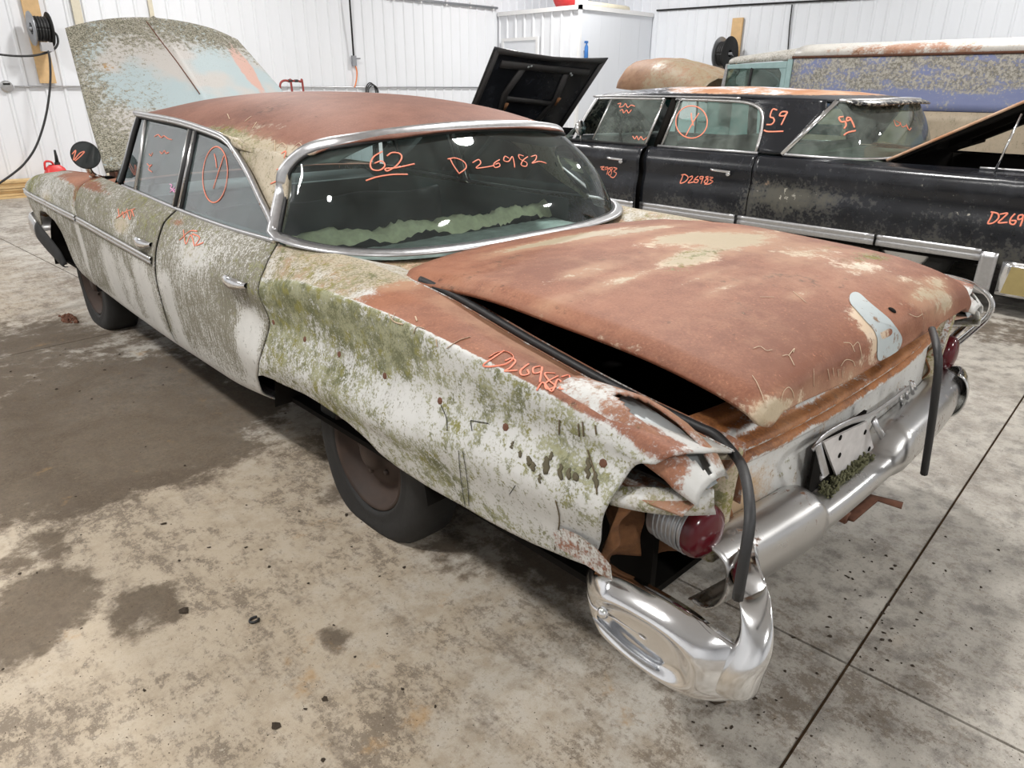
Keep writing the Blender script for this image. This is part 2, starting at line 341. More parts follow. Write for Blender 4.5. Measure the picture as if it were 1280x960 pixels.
def floor_mat():
    n = N('stained_concrete'); X = n.xyz()
    n0 = n.noise(0.55, 5, 0.6, seed=2); n1 = n.noise(2.4, 8, 0.65, seed=3, dist=0.4); n2 = n.noise(11, 8, 0.7, seed=5); n3 = n.noise(70, 6, 0.7, seed=7); n4 = n.noise(300, 3, 0.6)
    st = n.noise(3, 7, 0.7, stretch=(3.2, 0.9, 1), seed=9)
    col = n.mix(n.step(n1, 0.32, 0.68), (0.47, 0.44, 0.39), (0.34, 0.315, 0.28)); col = n.mix(n.step(n2, 0.43, 0.68), col, (0.205, 0.19, 0.17)); col = n.mix(n.math('MULTIPLY', n.step(n4, 0.5, 0.72), 0.4), col, (0.58, 0.54, 0.48)); col = n.mix(n.math('MULTIPLY', n.step(n3, 0.52, 0.72), 0.55), col, (0.13, 0.115, 0.095))
    def blobm(cx, cy, rx, ry, w=1.0):
        a = n.math('DIVIDE', n.math('SUBTRACT', X[0], cx), rx); b = n.math('DIVIDE', n.math('SUBTRACT', X[1], cy), ry)
        return n.math('MULTIPLY', n.math('SUBTRACT', 1.0, n.math('ADD', n.math('MULTIPLY', a, a), n.math('MULTIPLY', b, b)), clamp=True), w)
    def total(items):
        s = 0.0
        for it in items: s = n.math('MAXIMUM', s, blobm(*it)) if s != 0.0 else blobm(*it)
        return s
    tanw = total([(-1.6, 1.7, 1.5, 2.6, 1.0), (-1.9, 5.5, 1.6, 4.6, 0.8), (-2.2, 0.6, 1.2, 1.4, 0.7)])
    tf = n.step(n.math('ADD', n.math('MULTIPLY', tanw, 0.5), n.math('ADD', n.math('MULTIPLY', n1, 0.6), n.math('MULTIPLY', n2, 0.55))), 0.62, 1.05)
    col = n.mix(n.math('MULTIPLY', tf, 0.62), col, n.mix(n3, (0.40, 0.30, 0.19), (0.55, 0.45, 0.32)))
    g1 = n.noise(17, 12, .82, stretch=(1.5, .8, 1), seed=31); g2 = n.noise(60, 9, .85, seed=33); wide = n.step(X[0], 1.2, -.8)
    gk = n.step(n.math('ADD', g1, n.math('ADD', n.math('MULTIPLY', n.math('SUBTRACT', g2, .5), .7), n.math('MULTIPLY', n.math('SUBTRACT', n1, .5), .7))), .50, .60); col = n.mix(n.math('MULTIPLY', gk, n.math('ADD', n.math('MULTIPLY', wide, .52), .26)), col, (.14, .108, .078))
    gp = n.step(n.math('ADD', g2, n.math('MULTIPLY', n.math('SUBTRACT', g1, .5), .6)), .58, .66); col = n.mix(n.math('MULTIPLY', gp, .5), col, (.62, .56, .46))
    mud = total([tuple(b) for b in MUD])
    mf = n.step(n.math('ADD', n.math('MULTIPLY', mud, 1.25), n.math('ADD', n.math('MULTIPLY', n.math('SUBTRACT', n1, 0.5), 1.3), n.math('MULTIPLY', n.math('SUBTRACT', n2, 0.5), 1.1))), 0.42, 0.72)
    mc = n.mix(n.step(g1, 0.35, 0.7), (0.06, 0.043, 0.029), (0.15, 0.113, 0.078)); mc = n.mix(n.math('MULTIPLY', n.step(n3, 0.5, 0.7), 0.7), mc, (0.045, 0.032, 0.022))
    col = n.mix(n.math('MULTIPLY', mf, 0.82), col, mc)
    fine = n.step(n.math('ADD', n.math('MULTIPLY', st, 0.8), n.math('ADD', n.math('MULTIPLY', n3, 0.45), n.math('MULTIPLY', n0, 0.3))), 0.74, 0.98)
    spread = n.step(n.math('ADD', X[0], n.math('MULTIPLY', n0, 0.8)), 0.7, -0.6)
    col = n.mix(n.math('MULTIPLY', fine, n.math('ADD', n.math('MULTIPLY', spread, 0.6), 0.15)), col, (0.13, 0.10, 0.075))
    rf = n.step(n.math('ADD', n.noise(5.5, 6, 0.6, seed=21), n.math('MULTIPLY', n3, 0.2)), 0.72, 0.86); col = n.mix(n.math('MULTIPLY', rf, n.math('MULTIPLY', spread, 0.55)), col, (0.42, 0.25, 0.10))
    rough = n.lerp(mf, n.math('ADD', n.math('MULTIPLY', n1, 0.3), 0.42), 0.9)
    return n.done(n.bsdf(col, rough, 0.0, n.math('ADD', n.math('ADD', n.math('MULTIPLY', n3, 0.5), n.math('MULTIPLY', n4, 0.4)), n.math('MULTIPLY', mf, 0.8)), 0.4, 0.004, 0.4))
def fl(px, py): p = at(px, py, 2, 0.0); return float(p[0]), float(p[1])
MUD = []
for px, py, rx, ry, w in [(190, 510, .75, 1.15, 1.0), (60, 560, .8, .9, .9), (300, 500, .35, .45, .9), (60, 750, .22, .3, .85), (20, 790, .25, .25, .8), (180, 760, .18, .22, .7), (420, 800, .08, .12, .7), (45, 690, .2, .25, .6), (30, 440, .8, 1.2, .7),
                          (1240, 410, .6, .7, .6), (690, 700, .25, .5, .55), (560, 690, .2, .3, .6), (110, 470, .9, 1.2, .65), (900, 880, .14, .16, .5), (820, 850, .16, .14, .45), (420, 620, .12, .16, .6)]:
    a, b = fl(px, py); MUD.append((a, b, rx, ry, w))
M['floor'] = floor_mat(); M['joint'] = simple('joint_dirt', (0.15, 0.095, 0.055), 0.95, 0, 0.6, 30)

# ------------------------------------------------------------------ the room
X0, X1, Y0, Y1 = -7.0, 11.6, -9.0, 11.7
m = MB(); m.box((X0-.2, Y0-.2, -0.3), (X1+.2, Y1+.2, -0.012)); FLOOR = struct(m.build('floor', M['joint'], smooth=False), 'stained concrete floor with sawn joints')
JC = np.array([-.271, -.067]); JA = math.radians(3.2); e1 = np.array([math.cos(JA), math.sin(JA)]); e2 = np.array([-math.sin(JA), math.cos(JA)])
def clip(poly, nx, ny, c):
    out = []
    for i in range(len(poly)):
        a, b = poly[i], poly[(i+1) % len(poly)]; da = nx*a[0]+ny*a[1]-c; db = nx*b[0]+ny*b[1]-c
        if da <= 0: out.append(a)
        if da*db < 0: t = da/(da-db); out.append((a[0]+(b[0]-a[0])*t, a[1]+(b[1]-a[1])*t))
    return out
us = [-40, -4.4, 0, 4.4, 40]; vs = [-40, -4.4, 0, 4.4, 40]; g = 0.0045
for i in range(4):
    for j in range(4):
        q = [JC+e1*a+e2*b for a, b in ((us[i]+g, vs[j]+g), (us[i+1]-g, vs[j]+g), (us[i+1]-g, vs[j+1]-g), (us[i]+g, vs[j+1]-g))]
        for nx, ny, c in ((1, 0, X1), (-1, 0, -X0), (0, 1, Y1), (0, -1, -Y0)): q = clip(q, nx, ny, c)
        if len(q) > 2:
            m = MB(); m.prism([tuple(p) for p in q], 2, -0.012, 0.0); m.build('concrete_slab', M['floor'], FLOOR, smooth=False)
def cladding(name, p0, p1, z1, inward, mat, rib=0.2286, label=None, height=0.02):
    """steel sheeting: a flat backing wall with one child for every 0.914 m sheet, each with four pressed ribs"""
    p0 = np.array(p0, float); p1 = np.array(p1, float); L = np.linalg.norm(p1-p0); e = (p1-p0)/L; nrm = np.array(inward, float)
    m = MB(); a, b = p0-nrm*0.12, p1-nrm*0.12
    m.prism([tuple(p) for p in (p0-nrm*0.004, p1-nrm*0.004, b, a)], 2, 0, z1)
    w = struct(m.build(name, mat, smooth=False), label); n = int(math.ceil(L/(rib*4)))
    prof = []
    for k in range(4):
        s = k*rib
        prof += [(s, 0), (s+rib-.062, 0), (s+rib-.046, height), (s+rib-.022, height), (s+rib-.006, 0)]
    prof.append((rib*4-.001, 0))
    for k in range(n):
        P = []
        for s, h in prof:
            q = min(L, k*rib*4+s); P.append(p0+e*q+nrm*h)
        rows = np.array([[(p[0], p[1], z) for p in P] for z in (0.0, z1)]); mm = MB(); mm.grid(rows); mm.build('cladding_sheet', mat, w, smooth=False, fix=False)
    return w
WB = cladding('wall_back', (X0, Y1), (X1, Y1), CEIL, (0, -1), M['wall'], label='white ribbed steel wall behind the cars')
WR = cladding('wall_right', (X1, Y0), (X1, Y1), CEIL, (-1, 0), M['wall2'], label='white ribbed steel wall behind the truck', height=0.012)
for nm, lo, hi in (('wall_left', (X0-.15, Y0, 0), (X0, Y1, CEIL)), ('wall_front', (X0, Y0-.15, 0), (X1, Y0, CEIL))):
    m = MB(); m.box(lo, hi); struct(m.build(nm, M['wall'], smooth=False))
m = MB(); m.box((X0, Y0, CEIL), (X1, Y1, CEIL+.15)); struct(m.build('ceiling', M['ceil'], smooth=False))
for i, (x, y) in enumerate(LAMPS):   # the fittings the area lights sit in
    t = thing('ceiling_lamp', 'long white ceiling lamp above the cars', 'lamp', (x, y, CEIL-.14), 'ceiling lamps over the shop'); t['group'] = 'ceiling lamps over the shop'
    m = MB(); m.box((x-.62, y-.2, CEIL-.13), (x+.62, y+.2, CEIL-.08)); m.build('housing', M['white'], t, smooth=False)
    for sx in (-.45, .45):
        m = MB(); m.tube([(x+sx, y, CEIL-.09), (x+sx, y, CEIL)], .012); m.build('hanger', M['steel'], t)
# boxed-in utility room in the corner
BX, BY, BZ = 9.3, 9.4, 2.86
m = MB(); m.prism([(BX+.02, BY+.02), (X1-.02, BY+.02), (X1-.02, Y1-.03), (BX+.02, Y1-.03)], 2, 0, BZ); UR = struct(m.build('wall_utility_room', M['wall2'], smooth=False), 'white steel clad utility room built into the corner')
k = 0
for a in np.arange(BY, Y1-.06, 0.2555):
    mm = MB(); b = min(a+.2535, Y1-.03); mm.grid(np.array([[(BX+.018, a, z), (BX+.018, b-.06, z), (BX-.006, b-.045, z), (BX-.006, b-.015, z), (BX+.018, b, z)] for z in (0.0, BZ-.02)])); mm.build('cladding_sheet', M['wall'], UR, smooth=False, fix=False)
for a in np.arange(BX, X1-.1, 0.62):
    mm = MB(); b = min(a+.617, X1-.03); mm.box((a, BY-.004, 0), (b, BY+.016, BZ-.02)); mm.build('flat_sheet', M['wall2'], UR, smooth=False)
mm = MB(); mm.box((BX-.03, BY-.03, BZ-.06), (BX+.03, Y1-.03, BZ+.015)); mm.box((BX-.03, BY-.03, BZ-.06), (X1-.03, BY+.03, BZ+.015)); mm.box((BX-.025, BY-.025, 0), (BX+.03, BY+.03, BZ)); mm.build('corner_flashing', M['white'], UR, smooth=False)
# door_1: the pale panel on the utility room
ya, za = at(631, 52, 0, BX-.02)[1:]; yb, _ = at(671, 54, 0, BX-.02)[1:]
m = MB(); m.box((BX-.04, yb, 0.02), (BX-.01, ya, za)); D1 = struct(m.build('door_1', M['wall2'], smooth=False), 'pale door in the utility room wall')
m = MB(); m.box((BX-.055, yb-.06, 0.02), (BX-.012, yb, za+.06)); m.box((BX-.055, ya, 0.02), (BX-.012, ya+.06, za+.06)); m.box((BX-.055, yb, za), (BX-.012, ya, za+.06)); m.build('door_frame', M['white'], D1, smooth=False)
# conduits and pipes on the walls
def wallpipe(name, pts, r, mat, label, cat): m = MB(); m.tube(pts, r); return tag(m.build(name, mat), label, cat)
cz = 1.41
p = wallpipe('conduit', [(.36, Y1-.035, cz), (3.0, Y1-.035, cz+.01), (6, Y1-.035, cz+.015), (BX-.1, Y1-.035, cz+.02)], .013, M['alu'], 'thin metal conduit running level along the back wall', 'conduit')
t = wallpipe('pipe', [(4.5, Y1-.06, 2.97), (7.0, Y1-.06, 2.95), (BX-.05, Y1-.06, 2.95)], .022, M['steel'], 'grey air pipe high on the back wall', 'pipe')
for x in np.arange(4.8, 9.2, .62):
    m = MB(); m.box((x-.012, Y1-.07, 2.90), (x+.012, Y1-.001, 3.0)); m.build('pipe_clip', M['white'], t, smooth=False)
wallpipe('wire', [(X1-.03, 9.3, 2.92), (X1-.03, 7.5, 2.90), (X1-.03, 5.2, 2.85), (X1-.03, 1.0, 2.82)], .016, M['black'], 'black air line running level along the right wall', 'cable')
wallpipe('cable_drop', [(X1-.03, 6.36, 2.84), (X1-.03, 6.35, 2.5), (X1-.03, 6.30, 1.9), (X1-.03, 6.28, 1.2)], .012, M['black'], 'black line dropping down the right wall behind the truck', 'cable')
m = MB(); m.lathe([(.0, .06), (.06, .055), (.075, .04), (.075, 0), (0, 0)], (.27, Y1-.0, cz+.0), (0, -1, 0)); t = tag(m.build('outlet_box', M['alu'], angle=40), 'round grey outlet box at the end of the conduit', 'outlet')
m = MB(); m.box((.23, Y1-.075, cz+.02), (.31, Y1-.055, cz+.045)); m.build('socket', M['black'], t, smooth=False)
# post / trim at the left
xa = float(at(85, 0, 1, Y1)[0]); m = MB(); m.box((xa+.02, Y1-.05, 0), (xa+.13, Y1-.021, CEIL)); struct(m.build('trim_1', M['cream'], smooth=False), 'cream upright trim on the back wall')
m = MB(); xb = float(at(183, 0, 1, Y1)[0]); m.box((xb, Y1-.05, 0), (xb+.06, Y1-.021, CEIL)); struct(m.build('trim_2', M['cream'], smooth=False), 'narrow cream upright trim on the back wall')
# mounting boards and hose reels
def board_reel(c, nrm, size, z0, z1, bw, label_b, label_r, tilt=0.0):
    """c = point on the wall under the reel, nrm = direction into the room"""
    n = Vector((nrm[0], nrm[1], 0)); s = Vector((-n.y, n.x, 0)); c = Vector(c)
    m = MB(); v = []
    for d in (0.022, 0.06):
        for a, z in ((-bw/2, z0), (bw/2, z0), (bw/2, z1), (-bw/2, z1)): p = Vector((c.x, c.y, 0))+s*a+n*d; v.append((p.x, p.y, z))
    m.add(v, [(0, 3, 2, 1), (4, 5, 6, 7), (0, 1, 5, 4), (1, 2, 6, 5), (2, 3, 7, 6), (3, 0, 4, 7)]); tag(m.build('mounting_board', M['wood'], smooth=False), label_b, 'board')
    t = thing('hose_reel', label_r, 'hose reel', (c.x, c.y, c.z-size)); ax = s
    o = c+n*(.075+size)
    m = MB(); m.lathe([(size*.25, -.11), (size*.55, -.1), (size*.55, .1), (size*.25, .11)], o, ax, 28); m.build('drum', M['black'], t)
    for sg in (-1, 1):
        m = MB(); m.lathe([(size*.2, sg*.105), (size*.97, sg*.115), (size, sg*.10), (size*.97, sg*.095), (size*.2, sg*.09)], o, ax, 32); m.build('flange', M['steel'] if sg < 0 else M['black'], t)
    for kk in range(5):
        m = MB(); a = spl([o+ax*(-.075+.036*kk)+(n*math.cos(w)+Vector((0, 0, 1))*math.sin(w))*size*.66 for w in np.linspace(0, 2*math.pi, 13)[:-1]], 40, True)
        m.tube(list(a)+[a[0]], .018, 6); m.build('hose_turn', M['rubber'], t)
    m = MB(); m.tube([o-ax*.13, c-ax*.07+n*.0615-Vector((0, 0, size*.3))], .006, 6); m.tube([o+ax*.13, c+ax*.07+n*.0615-Vector((0, 0, size*.3))], .006, 6); m.tube([o-ax*.14, o+ax*.14], .025, 8); m.build('bracket', M['steel'], t)
    m = MB(); q = o-Vector((0, 0, size*1.02))+n*.1; m.box((q.x-.07, q.y-.05, q.z-.06), (q.x+.07, q.y+.05, q.z+.05)); m.build('hose_guide', M['alu'], t, smooth=False)
    return t, q
c = at(53, 30, 1, Y1); bz0, bz1 = at(50, 104, 1, Y1)[2], 2.75
R1, q1 = board_reel((at(47, 50, 1, Y1)[0]-.0, Y1, at(55, 38, 1, Y1)[2]), (0, -1), .21, float(bz0), bz1, .20, 'upright pale wood board behind the hose reel on the back wall', 'dark hose reel on the back wall with its black hose hanging')
m = MB(); hp = [q1] + [Vector(at(px, py, 1, Y1-.46)) for px, py in ((62, 72), (63, 100), (60, 130), (54, 158), (44, 185), (30, 205), (15, 218), (-5, 232))]
m.tube(spl([tuple(p) for p in hp], 50), .014, 6); m.build('hanging_hose', M['rubber'], R1)
m = MB(); m.tube(spl([tuple(at(px, py, 1, Y1-.4)) for px, py in ((64, 38), (71, 44), (72, 55), (65, 63), (45, 69), (20, 70), (-10, 67))], 40), .014, 6); m.build('looped_hose', M['rubber'], R1)
pc_ = at(919, 68, 0, X1)
R2, q2 = board_reel((X1, float(pc_[1]), float(pc_[2])), (-1, 0), .30, 1.2, float(at(932, 22, 0, X1)[2]), .22, 'upright pale wood board behind the hose reel on the right wall', 'hose reel with light rim on the right wall above the truck cab')
# air drop with valve, cable coil
xd = float(at(440, 78, 1, Y1)[0]); t = thing('air_drop', 'black air drop line with valve on the back wall', 'air line', (xd, Y1-.06, 1.5))
m = MB(); m.tube([(xd-.12, Y1-.12, 4.2), (xd-.03, Y1-.12, 2.9), (xd, Y1-.07, 1.95)], .016, 6); m.build('drop_pipe', M['black'], t)
m = MB(); m.box((xd-.03, Y1-.08, 1.78), (xd+.05, Y1-.03, 1.95)); m.tube([(xd, Y1-.06, 1.9), (xd+.13, Y1-.08, 1.905)], .012, 6); m.build('valve', M['steel'], t, smooth=False)
m = MB(); m.tube(spl([(xd+.03, Y1-.06, 1.8), (xd+.05, Y1-.06, 1.68), (xd+.03, Y1-.06, 1.55), (xd-.02, Y1-.06, 1.42)], 14), .012, 6); m.build('orange_pigtail', M['orange_hose'], t)
m = MB()
for kk in range(3): cx = float(at(461, 112, 1, Y1)[0]); m.tube(spl([(cx+.11*math.cos(w)+.02*kk, Y1-.06-.015*kk, 1.33+(.17-.02*kk)*math.sin(w)) for w in np.linspace(0, 2*math.pi, 13)[:-1]], 36, True), .011, 6)
tag(m.build('cable_coil', M['rubber']), 'small coil of black cable hung on the back wall', 'cable')
# hand truck beside the back wall
hx0, hx1 = float(at(350, 102, 1, 10.8)[0]), float(at(378, 102, 1, 10.8)[0]); hz = float(at(362, 101, 1, 10.8)[2])
t = thing('hand_truck', 'red tubular hand truck with its handle showing above the car roof', 'hand truck', ((hx0+hx1)/2, 10.8, 0))
xm = float(at(364, 104, 1, 10.8)[0])
for xa_, xb_ in ((hx0, xm), (xm, hx1)):
    pass
m = MB(); m.tube(spl([(xm, 10.8, .18), (xm, 10.8, hz-.1), (xm-.04, 10.8, hz-.01), (hx0+.06, 10.8, hz), (hx0, 10.8, hz-.05), (hx0, 10.82, hz-.16)], 40), .017, 8); m.build('handle', M['redsteel'], t)
m = MB(); m.tube(spl([(hx1, 10.8, .18), (hx1, 10.8, hz-.1), (hx1-.04, 10.8, hz-.01), (xm, 10.8, hz)], 40), .017, 8); m.build('frame_tube', M['redsteel'], t)
m = MB(); m.tube([(xm-.05, 10.8, hz), (xm+.02, 10.8, hz)], .021, 8); m.tube([(xm+.06, 10.8, hz), (xm+.12, 10.8, hz)], .021, 8); m.build('grip', M['rubber'], t)
m = MB(); m.box((hx0, 10.5, 0.0), (hx1, 10.82, .012)); m.build('toe_plate', M['redsteel'], t, smooth=False)
for xx in (hx0-.06, hx1+.06):
    m = MB(); m.lathe([(.0, -.03), (.11, -.03), (.125, -.015), (.125, .015), (.11, .03), (0, .03)], (xx, 10.9, .125), (1, 0, 0)); m.build('wheel', M['rubber'], t)
m = MB(); m.tube([(hx0-.08, 10.9, .125), (hx1+.08, 10.9, .125)], .012); m.tube([(xm, 10.8, .18), (xm, 10.9, .125)], .012); m.tube([(hx1, 10.8, .18), (hx1, 10.9, .125)], .012); m.tube([(xm, 10.8, .2), (xm, 10.8, .01)], .012); m.tube([(hx1, 10.8, .2), (hx1, 10.8, .01)], .012); m.build('axle', M['steel'], t)
# red tank, pipe and bits on the utility room roof
t = thing('red_tank', 'red tank lying on top of the utility room', 'tank', (10.1, 10.2, BZ)); tc = at(712, -6, 0, 10.0)
m = MB(); cy_, r_ = float(tc[1]), .24
m.lathe([(0, -.34), (.15, -.32), (.24, -.22), (.24, .22), (.15, .32), (0, .34)], (10.0, cy_, BZ+.27), (0, 1, 0), 28); m.build('vessel', M['red'], t)
for s in (-.2, .2): m = MB(); m.box((9.85, cy_+s-.02, BZ), (10.15, cy_+s+.02, BZ+.1)); m.build('foot', M['redsteel'], t, smooth=False)
pv = [at(748, -2, 1, 9.55), at(775, 2, 1, 9.6), at(795, 6, 1, 9.6)]
t = thing('white_pipe', 'cream pipe with elbow lying on the utility room roof', 'pipe', (10.4, 9.6, BZ)); m = MB(); m.tube([(9.75, 9.62, BZ+.07), (10.9, 9.62, BZ+.07), (11.0, 9.62, BZ+.06), (11.02, 9.62, BZ+.01)], .055, 10); m.build('pipe_run', M['cream'], t)
m = MB(); m.box((9.45, 9.5, BZ), (9.62, 9.68, BZ+.17)); tag(m.build('white_box', M['white'], smooth=False, bevel=.01), 'small white box on the utility room roof edge', 'box')
px_ = at(733, 62, 1, BY-.06); t = thing('blue_bottle', 'blue bottle hung on the smooth utility room wall', 'bottle', (float(px_[0]), BY-.04, float(px_[2])-.15))
m = MB(); m.lathe([(0, -.17), (.035, -.17), (.04, -.15), (.035, .05), (.015, .09), (.015, .13), (0, .13)], tuple(px_), (0, 0, 1), 14); m.build('bottle_body', M['blue'], t); m = MB(); m.box((px_[0]-.05, BY-.075, px_[2]+.11), (px_[0]+.03, BY-.045, px_[2]+.15)); m.build('trigger', M['blue'], t, smooth=False)
m = MB(); m.box((px_[0]-.02, BY-.07, px_[2]-.03), (px_[0]+.02, BY-.003, px_[2]-.02)); m.build('hook', M['steel'], t, smooth=False)
# lumber at the foot of the back wall
for i in range(7):
    z0 = .033*i; dx = rng.uniform(-.25, .1) if i else 0; dy = rng.uniform(0, .05); m = MB(); e = float(at(36, 235, 1, Y1-.3)[0])+.25
    m.box((-3.4+dx, Y1-.36+dy, z0), (e+dx, Y1-.12+dy, z0+.029)); b = m.build('lumber_plank', M['wood2'], smooth=False)
    tag(b, ['lowest', 'second lowest', 'third lowest', 'middle', 'third highest', 'second highest', 'topmost'][i]+' yellow plank in the stack at the foot of the back wall', 'plank', 'planks stacked by the back wall')
gx, gy = float(at(68, 207, 1, 11.0)[0]), 11.0; gz = float(at(68, 206, 1, 11.0)[2])
t = thing('gas_can', 'red fuel can with black spout beyond the front fender', 'fuel can', (gx, gy, 0))
m = MB(); P = []
for z, s in ((0, .9), (.02, 1), (gz*.72, 1), (gz*.9, .8), (gz, .45)): P.append([(gx+s*.14*math.copysign(abs(math.cos(w))**.5, math.cos(w)), gy+s*.1*math.copysign(abs(math.sin(w))**.5, math.sin(w)), z) for w in np.linspace(0, 2*math.pi, 25)])
m.grid(P); m.add([(gx, gy, gz)], []); m.build('can_body', M['red'], t)
m = MB(); m.tube([(gx+.04, gy, gz-.02), (gx+.04, gy, gz+.03)], .035, 10); m.build('cap', M['black'], t); m = MB(); m.tube([(gx+.04, gy, gz+.02), (gx+.045, gy, gz+.1), (gx+.045, gy, gz+.19)], [.025, .02, .013], 10); m.build('spout', M['black'], t)
m = MB(); m.tube(spl([(gx-.12, gy, gz-.06), (gx-.1, gy, gz+.04), (gx-.03, gy, gz+.04), (gx, gy, gz-.02)], 16), .014, 8); m.build('handle', M['red'], t)

# ------------------------------------------------------------------ the rusted white sedan
# half-width and height of nine lines running along the body (rocker, lower body, low crease, moulding line, crest, shoulder, inner edge)
ST = [  # y, then (w, z) x 9
 (5.34, (.86, .60), (.90, .62), (.925, .65), (.935, .70), (.94, .76), (.935, .81), (.91, .845), (.87, .865), (.76, .875)),
 (5.10, (.87, .50), (.91, .53), (.94, .58), (.955, .66), (.96, .745), (.955, .82), (.92, .875), (.87, .905), (.74, .915)),
 (4.60, (.87, .34), (.915, .37), (.945, .45), (.955, .57), (.965, .70), (.955, .81), (.92, .885), (.87, .93), (.74, .945)),
 (4.03, (.88, .325), (.925, .36), (.948, .45), (.953, .57), (.958, .70), (.957, .82), (.93, .905), (.885, .95), (.80, .975)),
 (3.40, (.89, .315), (.935, .345), (.955, .43), (.968, .57), (.970, .69), (.955, .795), (.918, .885), (.882, .925), (.825, .965)),
 (2.82, (.90, .30), (.938, .337), (.959, .42), (.974, .574), (.975, .684), (.952, .788), (.909, .88), (.879, .912), (.832, .945)),
 (2.30, (.90, .30), (.938, .337), (.962, .42), (.976, .57), (.972, .69), (.955, .79), (.913, .875), (.878, .912), (.838, .940)),
 (1.83, (.90, .34), (.94, .38), (.962, .455), (.972, .545), (.950, .68), (.955, .795), (.918, .872), (.880, .915), (.845, .940)),
 (1.50, (.90, .37), (.94, .42), (.968, .50), (.982, .586), (.955, .714), (.952, .862), (.925, .888), (.85, .915), (.745, .930)),
 (1.10, (.90, .37), (.94, .41), (.968, .50), (.988, .584), (.962, .714), (.952, .868), (.928, .89), (.84, .905), (.74, .900)),
 (0.70, (.90, .37), (.94, .41), (.968, .51), (.990, .628), (.968, .727), (.953, .845), (.93, .868), (.84, .865), (.74, .832)),
 (0.40, (.90, .40), (.94, .44), (.965, .54), (.988, .648), (.968, .742), (.95, .816), (.928, .845), (.85, .832), (.74, .787)),
 (0.20, (.89, .43), (.93, .47), (.955, .56), (.980, .665), (.962, .752), (.945, .79), (.92, .822), (.85, .81), (.74, .768)),
 (0.05, (.88, .45), (.92, .49), (.945, .57), (.970, .67), (.952, .745), (.935, .775), (.91, .80), (.85, .79), (.74, .752)),
]
ST.sort(key=lambda s: s[0]); _ys = np.array([s[0] for s in ST]); _K = np.array([s[1:] for s in ST], float)
for _i, _y in enumerate(_ys):
    if .15 < _y < 1.9: _K[_i, 3, 0] += .007; _K[_i, 4, 0] -= .012; _K[_i, 5, 0] += .004      # pressed creases of the quarter panel
def knots(y): return pchip(_ys, _K, np.clip(y, _ys[0], _ys[-1]))
def body(y, t):
    y = np.asarray(y, float); t = np.asarray(t, float); K = knots(y.ravel()); tt = np.clip(t.ravel(), 0, 8); i = np.clip(tt.astype(int), 0, 7); f = (tt-i)[:, None]; n = np.arange(len(i))
    g = lambda k: K[n, np.clip(k, 0, 8)]
    p0, p1, p2, p3 = g(i-1), g(i), g(i+1), g(i+2)
    q = 0.5*(2*p1+(p2-p0)*f+(2*p0-5*p1+4*p2-p3)*f**2+(3*p1-p0-3*p2+p3)*f**3)
    return np.stack([-q[:, 0], y.ravel(), q[:, 1]], -1).reshape(y.shape+(3,))
def t_of_z(y, z):
    tt = np.linspace(0, 6, 61); out = np.zeros_like(y)
    for k, yy in enumerate(y):
        zz = body(np.full(61, yy), tt)[:, 2]; out[k] = np.interp(z[k], np.maximum.accumulate(zz), tt)
    return out
def bodypanel(ya, yb, nu, nv, low=None, t1=8.0, off=0.0):
    """grid of the left side between two seams ya(t) > yb(t); 'low' gives the lower edge height along y"""
    s = np.linspace(0, 1, nu); tm = np.array([3.5]); yc = ya(tm)[0]*(1-s)+yb(tm)[0]*s
    tl = t_of_z(yc, low(yc)) if low is not None else np.zeros(nu)
    T = tl[:, None]+(t1-tl[:, None])*np.linspace(0, 1, nv)[None]; Y = ya(T)*(1-s[:, None])+yb(T)*s[:, None]
    return body(Y, T)
def seam(ts, ys): return lambda t: np.interp(t, ts, ys)
CAR = thing('rusted_sedan', 'rust-topped white four-door sedan with moss on its side, in the foreground', 'car', (0, 2.7, 0))
s_front = seam([0, 8], [5.26, 5.34]); s_fd = seam([0, 2, 4, 6, 8], [4.06, 4.04, 4.03, 4.03, 4.01]); s_b = seam([0, 4, 8], [2.83, 2.82, 2.82])
s_q = seam([0, 1, 2, 2.6, 3.2, 4, 5, 6, 7, 8], [1.97, 1.945, 1.92, 1.86, 1.825, 1.805, 1.815, 1.825, 1.84, 1.86])
s_tail = seam([0, 1, 2, 3, 4, 4.6, 5, 6, 7, 8], [.33, .32, .28, .25, .225, .20, .17, .135, .12, .12])
arch_f = lambda y: np.interp(y, [4.03, 4.20, 4.34, 4.40, 4.44, 4.48, 4.56, 4.75, 4.90, 4.98, 5.04, 5.12, 5.34], [.345, .365, .39, .44, .54, .63, .68, .71, .70, .66, .60, .58, .67])
arch_r = lambda y: np.interp(y, [.25, .4, .6, .82, .95, 1.04, 1.10, 1.20, 1.35, 1.55, 1.70, 1.78, 1.83, 1.87, 1.92], [.475, .446, .427, .404, .41, .428, .458, .486, .499, .504, .498, .482, .455, .41, .345])
gap = 0.004; gp2 = 0.013
PARTS = {}
